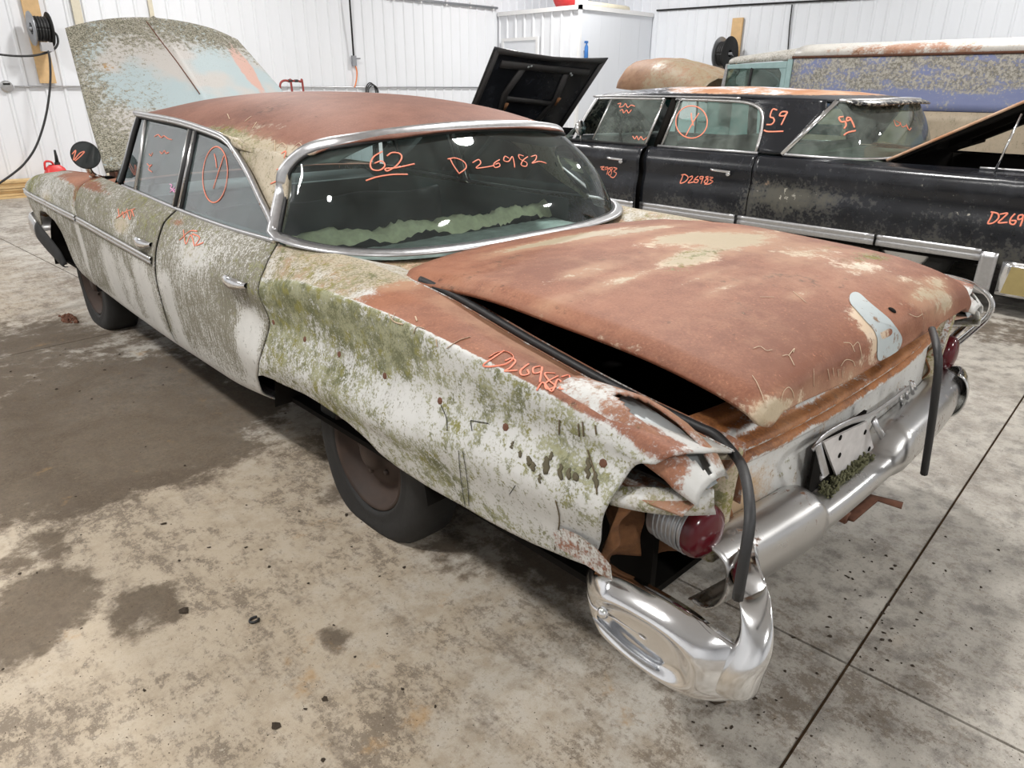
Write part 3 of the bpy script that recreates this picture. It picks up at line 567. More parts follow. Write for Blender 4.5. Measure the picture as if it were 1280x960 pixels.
for side in (-1, 1):
    q = lambda P: P if side < 0 else mirror(P)
    inside = (0, 2.7, .6)
    G = bodypanel(s_front, lambda t: s_fd(t)+gap, 90, 60, arch_f); PARTS['front_fender', side] = panel('front_fender', q(G), M['door'], CAR, inside)
    G = bodypanel(lambda t: s_fd(t)-gap, lambda t: s_b(t)+gp2, 60, 60); PARTS['front_door', side] = panel('front_door', q(G), M['door'], CAR, inside)
    G = bodypanel(lambda t: s_b(t)-gp2, lambda t: s_q(t)+gap*1.5, 60, 60); PARTS['rear_door', side] = panel('rear_door', q(G), M['door'], CAR, inside)
    G = bodypanel(lambda t: s_q(t)-gap*1.5, s_tail, 130, 74, arch_r); PARTS['quarter_panel', side] = panel('quarter_panel', q(G), M['body'], CAR, inside)
    # near-black strips behind the seams, painting in the shade of the gaps
    for k, sm in enumerate((s_fd, s_b, s_q)):
        T = np.linspace(.3, 7.6, 40); row = np.stack([body(sm(T)+d, T) for d in (-.05, 0, .05)]); row[..., 0] += .022; row[..., 2] -= .006*np.linspace(0, 1, 40)[None]
        if k == 2: row = row[:, 14:]
        panel('seam_shade_strip', q(row), M['cavity'], CAR, inside, .004)
    # rocker sill
    T = np.linspace(1.97, 4.02, 40); r0 = np.stack([body(T, np.zeros(40)), body(T, np.zeros(40))+np.array([.06, 0, -.035]), body(T, np.zeros(40))+np.array([.14, 0, -.03])], 1); panel('rocker_sill', q(r0), M['door'], CAR, inside, .004)
def wear_all():
    def fender(V):
        z = V[:, 2]; y = V[:, 1]
        R = sst(.905, .955, z)*.95+blob(V, (-.93, 4.06, .93), (.06, .05, .14), .8)+blob(V, (-.9, 4.55, .9), (.1, .3, .04), .3); G = .40*sst(.62, .80, z)*(1-sst(.92, .95, z))+blob(V, (-.93, 5.15, .84), (.1, .2, .12), .35); B = .62-blob(V, (-.95, 4.08, .66), (.1, .04, .2), .9)-blob(V, (-.95, 4.65, .80), (.1, .14, .07), .25)
        A = blob(V, (-.94, 4.7, .80), (.1, .18, .07), .6)+.15
        return R, G, B, A
    wear(PARTS['front_fender', -1], fender); wear(PARTS['front_fender', 1], lambda V: fender(mirror(V)))
    def fdoor(V):
        z = V[:, 2]; R = blob(V, (-.87, 3.9, .945), (.08, .22, .035), .9)+blob(V, (-.88, 3.6, .93), (.05, .2, .02), .4)
        G = .30*sst(.60, .85, z)+.1; B = .60+.12*sst(.5, .8, z)
        for y0, w, a in ((3.55, .10, .8), (3.02, .09, .85), (3.30, .07, .35)): B = B-a*np.exp(-((V[:, 1]-y0-(z-.5)*.12)/w)**2)*sst(.74, .62, z)*sst(.30, .4, z)
        B = B-.8*sst(.40, .34, z); B = B-blob(V, (-.95, 3.30, .825), (.08, .13, .05), .5); A = blob(V, (-.95, 3.30, .825), (.08, .13, .05), .9)+.1
        return R, G, B, A
    wear(PARTS['front_door', -1], fdoor); wear(PARTS['front_door', 1], lambda V: fdoor(mirror(V)))
    def rdoor(V):
        z = V[:, 2]; y = V[:, 1]; R = blob(V, (-.88, 2.70, .905), (.06, .12, .025), .5); G = .25*sst(.60, .85, z)+.14; B = .66
        for y0, w, a in ((2.70, .06, .85), (1.93, .075, .95)): B = B-a*np.exp(-((y-y0-(z-.5)*.05)/w)**2)*sst(.75, .62, z)
        B = B-blob(V, (-.95, 2.42, .83), (.08, .13, .06), .75)-.35*sst(.45, .33, z); A = blob(V, (-.95, 2.45, .83), (.08, .14, .06), .35)+.1
        return R, G, B, A
    wear(PARTS['rear_door', -1], rdoor); wear(PARTS['rear_door', 1], lambda V: rdoor(mirror(V)))
    def quarter(V):
        z = V[:, 2]; y = V[:, 1]; w = np.abs(V[:, 0]); top = sst(.953, .935, w)*sst(.70, .76, z)
        front = sst(1.10, 1.28, y)
        R = top*front*.34+top*(1-front)*(1.0-.55*sst(.55, .30, y)*sst(.90, .84, w))*.95+blob(V, (-.96, .80, .80), (.1, .09, .04), .45)+blob(V, (-.95, .19, .70), (.1, .05, .1), .3)
        R = R-top*sst(.42, .28, y)*.28
        G = (1-top)*(.50+.26*sst(.70, 1.5, y)*sst(.60, .80, z)+.08*sst(.5, .9, y))+top*front*.44
        G = G+blob(V, (-.96, 1.0, .80), (.1, .22, .07), .22)-blob(V, (-.97, .95, .66), (.1, .16, .05), .28)-blob(V, (-.97, 1.32, .70), (.1, .14, .035), .3)-blob(V, (-.97, .40, .55), (.1, .2, .05), .3)+blob(V, (-.97, .33, .72), (.1, .12, .03), .25)
        B = (1-top)*(.27+.25*sst(.75, 1.5, y))+top*front*.46; A = top*front*.62+(1-top)*(.20+.28*sst(.9, 1.5, y)*sst(.72, .55, z))+top*sst(.88, .80, w)*.5
        return R, G, B, A
    wear(PARTS['quarter_panel', -1], quarter); wear(PARTS['quarter_panel', 1], lambda V: quarter(mirror(V)))
wear_all()
for o in CAR.children:
    if o.name.startswith('rocker_sill'): wear(o, lambda V: (0*V[:, 0]+.25, 0*V[:, 0]+.1, 0*V[:, 0]+.35, 0*V[:, 0]+.2))
# ---- roof with its pillars
ROOF = []
ry = [3.66, 3.55, 3.35, 2.95, 2.55, 2.25, 2.0, 1.85, 1.76, 1.715]
re_w = [.62, .675, .70, .712, .722, .735, .70, .60, .40, .0]; re_z = [1.312, 1.308, 1.303, 1.285, 1.252, 1.21, 1.20, 1.235, 1.275, 1.295]
yy = np.linspace(3.66, 1.73, 70); cz0 = pchip(np.array(ry[::-1]), np.array([1.296, 1.315, 1.345, 1.378, 1.402, 1.418, 1.424, 1.405, 1.375, 1.352]), yy)
hw = pchip(np.array([1.715, 1.76, 1.85, 2.0, 2.25, 2.55, 2.95, 3.35, 3.55, 3.66]), np.array([.60, .62, .655, .695, .725, .722, .712, .70, .685, .655]), yy)
ez = pchip(np.array([1.715, 1.76, 1.85, 2.0, 2.25, 2.55, 2.95, 3.35, 3.55, 3.66]), np.array([1.235, 1.236, 1.232, 1.215, 1.222, 1.254, 1.287, 1.303, 1.306, 1.308]), yy)
U = np.linspace(-1, 1, 81); P = np.zeros((len(yy), len(U), 3))
rear_c = lambda u: 1.70+.03*np.abs(u)**2+.15*np.abs(u)**5     # the roof's trailing edge sweeps forward at its ends
front_c = lambda u: 3.68-.05*u**2-.03*u**4
S_ = np.linspace(0, 1, len(yy))
for j, u in enumerate(U):
    y_ = front_c(u)*(1-S_)+rear_c(u)*S_; P[:, j, 1] = y_
    h = np.interp(y_, yy[::-1], hw[::-1]); e = np.interp(y_, yy[::-1], ez[::-1]); c = np.interp(y_, yy[::-1], cz0[::-1])
    P[:, j, 0] = u*h; P[:, j, 2] = e+(c-e)*(1-np.abs(u)**2.7)**.92
roof = panel('roof', P, M['roof'], CAR, (0, 2.7, .8))
def wroof(V):
    edge = sst(.60, .70, np.abs(V[:, 0])); z = V[:, 2]; y = V[:, 1]; rear = sst(2.80, 2.45, y)
    R = 1.0-edge*rear*sst(1.32, 1.23, z)*.85-blob(V, (-.62, 2.35, 1.30), (.12, .25, .03), .45); G = edge*rear*.20+blob(V, (-.70, 2.55, 1.27), (.06, .35, .04), .55)+blob(V, (-.68, 3.3, 1.315), (.04, .3, .02), .35); return R, G, edge*rear*.2, edge*rear*.5
wear(roof, wroof)
# sail panel: from the roof edge down to the body between side window and rear glass
EF = spl([(.722, 2.56, 1.252), (.735, 2.36, 1.205), (.755, 2.20, 1.13), (.79, 2.04, 1.03), (.848, 1.885, .942)], 40)      # front edge (window)
ER = spl([(.655, 1.905, 1.236), (.70, 2.0, 1.205), (.725, 2.005, 1.13), (.765, 1.955, 1.04), (.838, 1.868, .944)], 40)        # rear edge (glass)
EF2 = spl([(.722, 2.56, 1.256), (.726, 2.44, 1.243), (.735, 2.33, 1.20), (.757, 2.18, 1.12), (.795, 2.03, 1.025), (.85, 1.89, .942)], 40)
for side in (-1, 1):
    G = np.zeros((14, 40, 3))
    ER2 = spl([(.715, 2.22, 1.228), (.70, 2.02, 1.214), (.716, 1.985, 1.16), (.733, 1.965, 1.10), (.772, 1.93, 1.02), (.838, 1.868, .944)], 40)
    for i, f in enumerate(np.linspace(0, 1, 14)): G[i] = EF2*(1-f)+ER2*f+np.array([.012, 0, .0])*math.sin(math.pi*f)
    G[..., 0] *= side; sp = panel('roof_pillar', G, M['roof'], CAR, (0, 2.4, 1.0), .02)
    wear(sp, lambda V: (.22*sst(1.16, 1.25, V[:, 2])+blob(V, (side*.74, 2.12, 1.12), (.05, .07, .08), .25), .28+0*V[:, 0], .34+.1*sst(1.1, .98, V[:, 2]), .45+0*V[:, 0])); PARTS['sail', side] = sp
# ---- rear glass and its bright surround
BB = spl([(-.83, 1.868, .966), (-.80, 1.74, .950), (-.72, 1.615, .936), (-.56, 1.515, .924), (-.3, 1.465, .918), (0, 1.455, .918), (.3, 1.465, .918), (.56, 1.515, .924), (.72, 1.615, .936), (.80, 1.74, .950), (.83, 1.868, .966)], 61)
TT = spl([(-.722, 1.985, 1.09), (-.705, 1.975, 1.16), (-.66, 1.90, 1.222), (-.55, 1.80, 1.252), (-.3, 1.735, 1.278), (0, 1.715, 1.288), (.3, 1.735, 1.278), (.55, 1.80, 1.252), (.66, 1.90, 1.222), (.705, 1.975, 1.16), (.722, 1.985, 1.09)], 61)
G = np.array([BB*(1-f)+TT*f+np.array([0, -.035, .03])*math.sin(math.pi*f) for f in np.linspace(0, 1, 30)])
rg = panel('rear_glass', G, M['glass_back'], CAR, (0, 2.4, 1.0), 0); wear(rg, lambda V: (.9*sst(.98, .90, V[:, 2]), 0*V[:, 0], 0*V[:, 0], 0*V[:, 0])); PARTS['rear_glass'] = rg
loop = np.vstack([BB, TT[::-1]]); cen = np.array([0, 1.72, 1.08])
def band(name, loop, width, lift, mat, parent, closed=True, cen=None, up=None, rows=5):
    L = np.asarray(loop); n = len(L); Tn = np.roll(L, -1, 0)-np.roll(L, 1, 0)
    if not closed: Tn[0] = L[1]-L[0]; Tn[-1] = L[-1]-L[-2]
    Tn /= np.linalg.norm(Tn, axis=1)[:, None]+1e-9
    upv = np.asarray(up, float) if np.ndim(up) == 2 else np.tile(np.asarray(up, float), (n, 1))
    S = np.cross(Tn, upv); S /= np.linalg.norm(S, axis=1)[:, None]+1e-9
    if cen is not None: S = S*np.sign(((L-cen)*S).sum())
    Pn = np.array([[L[i]+S[i]*width*f+upv[i]*lift*(1-(2*f-1)**2)+upv[i]*.003 for f in np.linspace(0, 1, rows)] for i in range(n)])
    return panel(name, Pn, mat, parent, L.mean(0)-upv.mean(0)*2, .004, close_u=closed)
ctr = loop.copy(); upv = np.array([[x*.45, -.72, .62] for x in ctr[:, 0]]); upv /= np.linalg.norm(upv, axis=1)[:, None]
rs = loop[::1]; keep = [0]
for i in range(1, len(rs)):
    if np.linalg.norm(rs[i]-rs[keep[-1]]) > .012: keep.append(i)
rs = spl(rs[keep], 150, True); upv = np.array([[p[0]*.55*sst(.93, 1.1, p[2])+p[0]*.15, -.62+.35*sst(1.0, .93, p[2]), .60+.3*sst(1.0, .93, p[2])] for p in rs]); upv /= np.linalg.norm(upv, axis=1)[:, None]
rs = rs+np.array([0, 0, .006]); band('rear_glass_surround', rs, .045, .006, M['alu'], CAR, True, cen, upv)
m = MB(); m.tube(list(rs)+[rs[0]], .007, 6); m.build('rear_glass_seal', M['rubber'], CAR)
# ---- side glass, frames, rails
def side_pt(y, z):   # plane of the side glass
    f = (z-.945)/(1.29-.945); wb = np.interp(y, [1.85, 2.3, 2.82, 3.4, 4.0], [.842, .835, .828, .82, .80]); return np.array([-(wb*(1-f)+.702*f), y, z])
def zbelt(y): return np.interp(y, [1.85, 2.3, 2.82, 3.4, 3.9], [.95, .942, .948, .966, .975])
def zrail(y): return np.interp(y, [1.87, 1.95, 2.05, 2.2, 2.36, 2.44, 2.56, 2.95, 3.35, 3.55], [.95, 1.0, 1.05, 1.13, 1.20, 1.228, 1.247, 1.278, 1.292, 1.298])
def pane(ya, yb, nz=8, ny=24):
    return np.array([[side_pt(y, zbelt(y)+(max(zrail(y)-.008, zbelt(y)+.002)-zbelt(y))*f) for f in np.linspace(0, 1, nz)] for y in np.linspace(ya, yb, ny)])
for side in (-1, 1):
    q = lambda P: np.asarray(P) if side < 0 else mirror(P)
    fd, rd = PARTS['front_door', side], PARTS['rear_door', side]; cen_in = (0, 2.7, 1.1)
    PARTS['fglass', side] = panel('front_window_glass', q(pane(3.40, 2.86)), M['glass_side'], CAR, cen_in, 0)
    PARTS['rglass', side] = panel('rear_window_glass', q(pane(2.79, 1.90, ny=40)), M['glass_side'], CAR, cen_in, 0)
    vg = np.array([[side_pt(y, z) for z in np.linspace(.975, 1.285, 6)] for y in np.linspace(3.40, 3.44, 3)])
    vg = np.array([[side_pt(3.40+(.22*(1-f)+.08*f)*g_, .972+.315*f) for f in np.linspace(0, 1, 8)] for g_ in np.linspace(0, 1, 6)]); panel('vent_glass', q(vg), M['glass_side'], CAR, cen_in, 0)
    def rod(name, pts, r, mat, flat=None): m = MB(); m.tube(q(spl(pts, 40) if len(pts) > 2 else np.array(pts)), r, 8, flat=flat); return m.build(name, mat, CAR)
    rod('belt_moulding', [side_pt(y, zbelt(y)-.004)+np.array([-.006, 0, 0]) for y in (3.62, 3.4, 2.82, 2.3, 1.88)], .009, M['alu'])
    rod('drip_rail', [side_pt(y, zrail(y)+.022)+np.array([-.012, 0, 0]) for y in (3.56, 3.35, 2.95, 2.56, 2.44, 2.36, 2.2, 2.05, 1.95, 1.88)], .011, M['alu'])
    rod('window_seal', [side_pt(y, zrail(y)+.004) for y in (3.54, 3.35, 2.95, 2.56, 2.44, 2.36, 2.2, 2.05, 1.95, 1.88)], .009, M['rubber'])
    rod('window_frame', [side_pt(y, zrail(y)+.012)+np.array([-.012, 0, 0]) for y in (3.54, 3.35, 2.95, 2.56, 2.44, 2.36, 2.2, 2.05, 1.95, 1.88)], .007, M['chrome_old'])
    for yy0, yy1, mt, rr_ in ((2.868, 2.848, 'chrome_old', .009), (2.842, 2.822, 'rubber', .014), (2.808, 2.792, 'chrome_old', .008), (2.775, 2.77, 'rubber', .007)):
        rod('door_post', [side_pt(yy0, zbelt(yy0))+np.array([-.004, 0, 0]), side_pt(yy1, zrail(yy1))+np.array([-.004, 0, 0])], rr_, M[mt])
    rod('vent_post', [side_pt(3.40, .965)+np.array([-.004, 0, 0]), side_pt(3.405, 1.288)+np.array([-.004, 0, 0])], .010, M['chrome_old']); rod('vent_post', [side_pt(3.425, .965), side_pt(3.42, 1.285)], .008, M['rubber'])
    rod('windshield_pillar', [(-.80, 3.72, .975), (-.765, 3.66, 1.08), (-.725, 3.60, 1.21), (-.69, 3.56, 1.302)], .020, M['alu'], (1, 0, 0)); rod('pillar_seal', [(-.80, 3.685, .975), (-.765, 3.63, 1.08), (-.725, 3.575, 1.21), (-.695, 3.54, 1.295)], .014, M['rubber'])
    rod('vent_latch', [side_pt(3.47, 1.09)+np.array([.012, 0, 0]), side_pt(3.47, 1.14)+np.array([.012, 0, 0])], .008, M['chrome'])
    # side moulding on fender and door
    for y0, y1 in ((5.30, 4.045), (4.015, 2.845)):
        yq = np.linspace(y0, y1, 40); zq = np.interp(yq, [2.83, 3.91, 5.33], [.728, .759, .787]); tq = t_of_z(yq, zq); L = body(yq, tq)+np.array([-.004, 0, 0])
        Pm = np.array([[p+np.array([dx, 0, dz]) for dx, dz in ((.004, -.019), (-.010, -.015), (-.010, -.004), (-.005, 0), (-.010, .004), (-.010, .015), (.004, .019))] for p in L]); panel('side_moulding', q(Pm), M['chrome_old'], CAR, (0, 3, .7), .003)
    for yh, zh in ((2.955, .795), (1.985, .800)):
        c0 = body(np.array([yh]), t_of_z(np.array([yh]), np.array([zh])))[0]; m = MB()
        m.grid(q(np.array([[c0+np.array([-.03*math.sin(math.pi*min(1, max(0, f)))**.6-.002, (.085-.17*f), .024*math.cos(w)*math.sin(math.pi*min(.97, max(.05, f)))**.4])+np.array([-.012*math.sin(w), 0, 0]) for w in np.linspace(0, 2*math.pi, 13)] for f in np.linspace(0, 1, 12)]))); dh = m.build('door_handle', M['chrome_clean'], fd if yh > 2.5 else rd)
# windshield
ws = np.array([[((1-f)*x*.82+f*x*.68, (1-f)*(3.98-.26*abs(x)**3)+f*(3.68-.12*abs(x)**3), .97+.36*f-.03*abs(x)**3*f) for x in np.linspace(-1, 1, 25)] for f in np.linspace(0, 1, 10)])
panel('windshield', ws, M['glass_side'], CAR, (0, 2.5, 1.0), 0)
ck = np.array([[(x*(.82-.02*f), 3.98-.26*abs(x)**3+.22*f, .965+.0*f) for x in np.linspace(-1, 1, 25)] for f in np.linspace(0, 1, 4)]); o = panel('cowl', ck, M['deck'], CAR, (0, 4, 0)); wear(o, lambda V: (.9+0*V[:, 0], .2+0*V[:, 0], 0*V[:, 0], 0*V[:, 0]))
for i in range(9):
    x = -.72+i*.035; m = MB(); m.box((x, 4.03, .966), (x+.012, 4.15, .992)); m.build('cowl_slat', M['rustsolid'], CAR, smooth=False)
# ---- rear deck between glass and lid, gutter, trunk well
dk = np.array([[(x, yb_+(1.36-yb_)*f if abs(x) < .75 else yb_, z_-.012*f) for f in np.linspace(0, 1, 4)] for x, yb_, z_ in [(b[0], b[1], b[2]-.028) for b in BB[6:-6]]])
o = panel('rear_deck', dk, M['deck'], CAR, (0, 1.5, .5)); wear(o, lambda V: (.5+0*V[:, 0], .4+0*V[:, 0], .3+0*V[:, 0], .6+0*V[:, 0]))
# fill between quarter inner edge and glass edge in front of the lid
for side in (-1, 1):
    A_ = body(np.linspace(1.86, 1.22, 30), np.full(30, 8.0)); B_ = spl([(-.80, 1.80, .920), (-.765, 1.66, .905), (-.66, 1.55, .895), (-.62, 1.46, .892), (-.66, 1.30, .898), (-.70, 1.20, .895)], 30)
    G = np.array([A_*(1-f)+B_*f for f in np.linspace(0, 1, 8)]); G = G if side < 0 else mirror(G)
    o = panel('deck_corner', G, M['body'], CAR, (0, 1.5, .5)); wear(o, lambda V: (.36+0*V[:, 0], .42+0*V[:, 0], .42+0*V[:, 0], .65+0*V[:, 0]))
    # drip gutter beside the trunk opening
    yq = np.linspace(1.24, .12, 50); E_ = body(yq, np.full(50, 8.0)); G = np.array([E_+np.array([dx, 0, dz]) for dx, dz in ((0, 0), (.012, -.012), (.03, -.03), (.05, -.03), (.055, -.005), (.07, -.16))]); G = G if side < 0 else mirror(G)
    o = panel('trunk_gutter', G, M['body'], CAR, (0, .6, .2), .003); wear(o, lambda V: (.55+0*V[:, 0], .1+0*V[:, 0], .5+0*V[:, 0], .3+0*V[:, 0]))
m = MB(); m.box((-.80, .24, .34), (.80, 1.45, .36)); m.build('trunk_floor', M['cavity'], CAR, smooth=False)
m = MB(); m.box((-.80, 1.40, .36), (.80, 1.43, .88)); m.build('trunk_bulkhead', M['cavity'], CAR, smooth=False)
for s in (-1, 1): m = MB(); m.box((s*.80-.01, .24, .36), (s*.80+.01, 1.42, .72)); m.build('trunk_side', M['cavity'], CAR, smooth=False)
# ---- trunk lid, popped a little
LF, LZ = [1.27, .93, .63, .386, .218, .121, .088, .077], [.923, .945, .934, .920, .897, .874, .855, .828]
prof = spl(list(zip(LF, LZ)), 60); U = np.linspace(-1, 1, 71); P = np.zeros((60, 71, 3))
for j, u in enumerate(U):
    fr = np.linspace(1, 0, 60)**1.0; crown = .040*(1-abs(u)**2.2)
    lead = (1.42-1.27)*(1-abs(u)**3)
    P[:, j, 0] = u*np.interp(np.linspace(0, 1, 60), [0, .2, .8, .90, .96, 1], [.735, .725, .722, .714, .698, .672]); P[:, j, 1] = prof[:, 0]+lead*fr**3
    P[:, j, 2] = prof[:, 1]+crown*np.minimum(1, (1-fr)*3+.25)*(1-.95*sst(.86, 1.0, 1-fr))-.022*sst(.93, 1, abs(u)) - .012*(1-abs(u)**3)*fr**3
    P[:, j, 2] -= .032*sst(-1, -.3, u)*sst(.45, 1.0, 1-fr)
lid = panel('trunk_lid', P, M['deck'], CAR, (0, .8, .2), .014)
def wlid(V):
    pale = pblob(lid, V, [(700, 300, (.14, .04, .2), .7), (740, 292, (.22, .05, .2), .75), (800, 288, (.25, .05, .2), .8), (850, 297, (.18, .07, .2), .75), (925, 296, (.25, .09, .2), .75), (900, 310, (.2, .05, .1), .5), (640, 312, (.12, .04, .1), .6), (735, 338, (.11, .03, .1), .75), (775, 350, (.13, .025, .1), .7), (860, 325, (.09, .05, .1), .75), (1010, 315, (.2, .1, .2), .55), (905, 360, (.1, .02, .1), .5), (1080, 335, (.14, .05, .1), .5), (1000, 368, (.06, .02, .1), .5), (690, 375, (.08, .02, .1), .35), (880, 345, (.12, .02, .1), .45),
        (1150, 372, (.09, .03, .06), .6), (1170, 352, (.1, .03, .05), .55), (1130, 350, (.07, .03, .05), .4), (990, 505, (.12, .02, .03), .5), (1060, 470, (.1, .02, .03), .5), (960, 512, (.05, .03, .03), .5), (1180, 378, (.08, .04, .04), .7)])
    edge = sst(.68, .72, np.abs(V[:, 0]))*.25; ms = pblob(lid, V, [(870, 318, (.10, .05, .1), .5), (850, 335, (.08, .04, .1), .35), (1085, 322, (.16, .05, .1), .5), (1040, 308, (.1, .04, .1), .3)])
    patch = pblob(lid, V, [(1095, 420, (.055, .05, .06), .95), (1085, 395, (.05, .05, .05), .9), (1075, 375, (.04, .05, .05), .6)])
    return 1.05-pale*1.02-edge-patch*.8, ms*1.4, 0*pale, pale*1.0+.16
wear(lid, wlid)
bp = []
# bluish bare patch of old paint near the lock
PB = [(1063, 368), (1072, 366), (1085, 377), (1097, 387), (1110, 398), (1120, 410), (1127, 424), (1122, 438), (1108, 447), (1097, 450), (1096, 432), (1093, 415), (1082, 402), (1070, 388), (1062, 378)]
hs = [h for h in (hit(lid, *p) for p in PB) if h]; hc = hit(lid, 1093, 402)
if hc and all(hs):
    ring = [h[0]+h[1]*.0022 for h in hs]; cen_ = hc[0]+hc[1]*.0026; pts = spl([tuple(p) for p in ring], 60, True); v = []; nr = 5
    mm = MB(); rows = []
    for f in np.linspace(1, .02, nr):
        rows.append([np.array(cen_)*(1-f)+p*f for p in pts])
    n = N('bare_blue_patch'); a = n.noise(30, 6, .7); c_ = n.mix(n.step(a, .56, .66), n.mix(n.noise(8, 4), (.36, .42, .44), (.52, .56, .56)), (.22, .12, .06)); M['patch'] = n.done(n.bsdf(c_, .5))
    rr_ = []
    for row in rows:
        r2 = []
        for p in row:
            q0 = bvh(lid).find_nearest(Vector(p)); nn = q0[1] if q0[1].z > 0 else -q0[1]; r2.append(tuple(q0[0]+nn*.0018))
        rr_.append(r2+[r2[0]])
    mm.grid(rr_); mm.build('bare_patch', M['patch'], lid)
h = hit(lid, 1115, 388)
if h: m = MB(); m.lathe([(0, .002), (.010, .002), (.012, 0)], h[0]+h[1]*.001, tuple(h[1]), 12); m.build('lock_hole', M['cavity'], lid)
m = MB(); yq = np.linspace(0, 1, 30)
inn = np.array([[P[i, j]*np.array([.93, 1, 1])+np.array([0, .02, -.03]) for j in range(4, 67, 3)] for i in range(3, 56, 4)]); panel('lid_inner_frame', inn, M['cavity'], lid, (0, .8, .2), .01)
for s in (-1, 1): m = MB(); m.tube(spl([(s*.62, 1.34, .885), (s*.62, 1.2, .90), (s*.62, 1.02, .905)], 12), .012, 6); m.build('lid_hinge', M['black'], CAR)
for px, py in (): pass
# ---- tail panel with ribs
tp = [(.105, .44), (.118, .52), (.122, .60), (.124, .655), (.118, .668), (.108, .675), (.104, .685), (.112, .695), (.122, .700), (.110, .708), (.104, .718), (.112, .728), (.135, .733), (.140, .742), (.150, .748), (.175, .750), (.185, .758), (.20, .762), (.235, .760), (.245, .745), (.25, .70), (.25, .40)]
Xs = np.linspace(-.69, .69, 60); tpr = spl(tp, 70)
G = np.array([[(x, p[0]+.045*(abs(x)/.69)**2.5, p[1]-.0*abs(x)) for p in tpr] for x in Xs]); M['tail'] = patina('orange_rusted_tail_paint', seed=80, rustA=(.13, .045, .018), rustB=(.40, .155, .045), tan=(.42, .28, .15)); tail = panel('tail_panel', G, M['tail'], CAR, (0, 1, .5))
wear(tail, lambda V: (sst(.652, .675, V[:, 2])*(.56+.26*np.sin(V[:, 2]*210)+.10*np.sin(V[:, 0]*7))+blob(V, (-.66, .13, .57), (.07, .1, .12), .35)+.12, .08+blob(V, (-.43, .12, .60), (.05, .1, .04), .45)+blob(V, (-.62, .12, .50), (.05, .1, .05), .35), .15+0*V[:, 0], .28+blob(V, (-.6, .12, .56), (.12, .1, .1), .6)))
# plate bracket, plate, post, letters
PX = float(at(1062, 560, 1, .09)[0]); PZ = .53
m = MB(); t_ = math.radians(-14); R_ = Matrix.Rotation(t_, 3, 'X')
def ypt(px, py, y=.085): return tuple(at(px, py, 1, y))
pl = [ypt(1035, 552, .07), ypt(1092, 526, .07), ypt(1093, 585, .05), ypt(1052, 606, .05)]
c4 = [Vector(ypt(*p)) for p in ((1030, 553), (1084, 527), (1097, 580), (1050, 606))]
nrm = (c4[1]-c4[0]).cross(c4[3]-c4[0]).normalized(); nrm = nrm if nrm.y < 0 else -nrm
m.add([p for p in c4]+[p-nrm*.006 for p in c4], [(0, 1, 2, 3), (7, 6, 5, 4), (0, 4, 5, 1), (1, 5, 6, 2), (2, 6, 7, 3), (3, 7, 4, 0)]); plate = m.build('plate_panel', M['plate'], CAR, smooth=False); plate['label'] = 'blank white plate with bolt holes'
for px, py in ((1050, 547), (1081, 540), (1049, 569), (1086, 561)):
    c0 = Vector(ypt(px, py)); d = (c0-c4[0]).dot(nrm); c0 = c0-nrm*d; m = MB(); m.lathe([(0, .002), (.007, .002), (.008, 0)], c0+nrm*.0005, tuple(nrm), 10); m.build('bolt_hole', M['cavity'], plate)
m = MB(); m.tube([ypt(1017, 561, .075), ypt(1022, 556, .07), ypt(1032, 594, .06), ypt(1026, 597, .065)], .011, 6, flat=(0, -1, 0)); m.build('plate_bracket', M['alu'], CAR)
m = MB(); m.tube(spl([ypt(1016, 562, .08), ypt(1030, 545, .075), ypt(1060, 528, .07), ypt(1085, 520, .07), ypt(1110, 504, .08), ypt(1135, 485, .09)], 24), .010, 6, flat=(0, -1, 0)); m.build('plate_bracket', M['alu'], CAR)
m = MB(); m.tube([ypt(1092, 524, .08), ypt(1103, 546, .06)], .013, 6, flat=(0, -1, 0)); m.build('bracket_post', M['alu'], CAR)
m = MB(); m.box((PX-.21, .098, .46), (PX+.10, .106, .635)); m.build('plate_recess', M['cavity'], CAR, smooth=False)
for a, b in (((1124, 488), (1127, 508)), ((1131, 484), (1134, 498)), ((1138, 477), (1141, 492)), ((1124, 488), (1134, 486)), ((1141, 478), (1144, 486))):
    m = MB(); m.tube([ypt(*a, .098), ypt(*b, .098)], .006, 6); m.build('chrome_letter', M['chrome_clean'], tail)
# ---- rear bumper
bs_ = [(.115, .545), (.085, .562), (.045, .556), (.012, .535), (0, .50), (.002, .455), (.018, .415), (.05, .392), (.085, .395)]
Xs = np.linspace(-.80, .80, 90); G = []
for x in Xs:
    dip = sst(-.30, -.22, x-PX)*sst(.26, .18, x-PX); row = []
    for (y, z) in spl(bs_, 30): row.append((x, y+.06*(abs(x)/.8)**2.5+.02*dip, z-(z-.40)*.42*dip-.035*sst(.25, .8, x)))
    G.append(row)
bump = panel('rear_bumper', G, M['chrome_old'], CAR, (0, 1, .47), .005); bump['label'] = 'dull chrome rear bumper bar with a dip for the plate'
m = MB()
for k in range(260):
    a, b = rng.uniform(0, 1), rng.uniform(0, 1); c0 = np.array([PX-.17+.30*a, .06+.035*b, .483+.012*rng.uniform()]); m.tube([c0, c0+np.array([rng.uniform(-.012, .012), rng.uniform(-.01, .01), rng.uniform(.006, .02)])], .0035, 4)
o = m.build('moss', M['moss'], bump); o['kind'] = 'stuff'
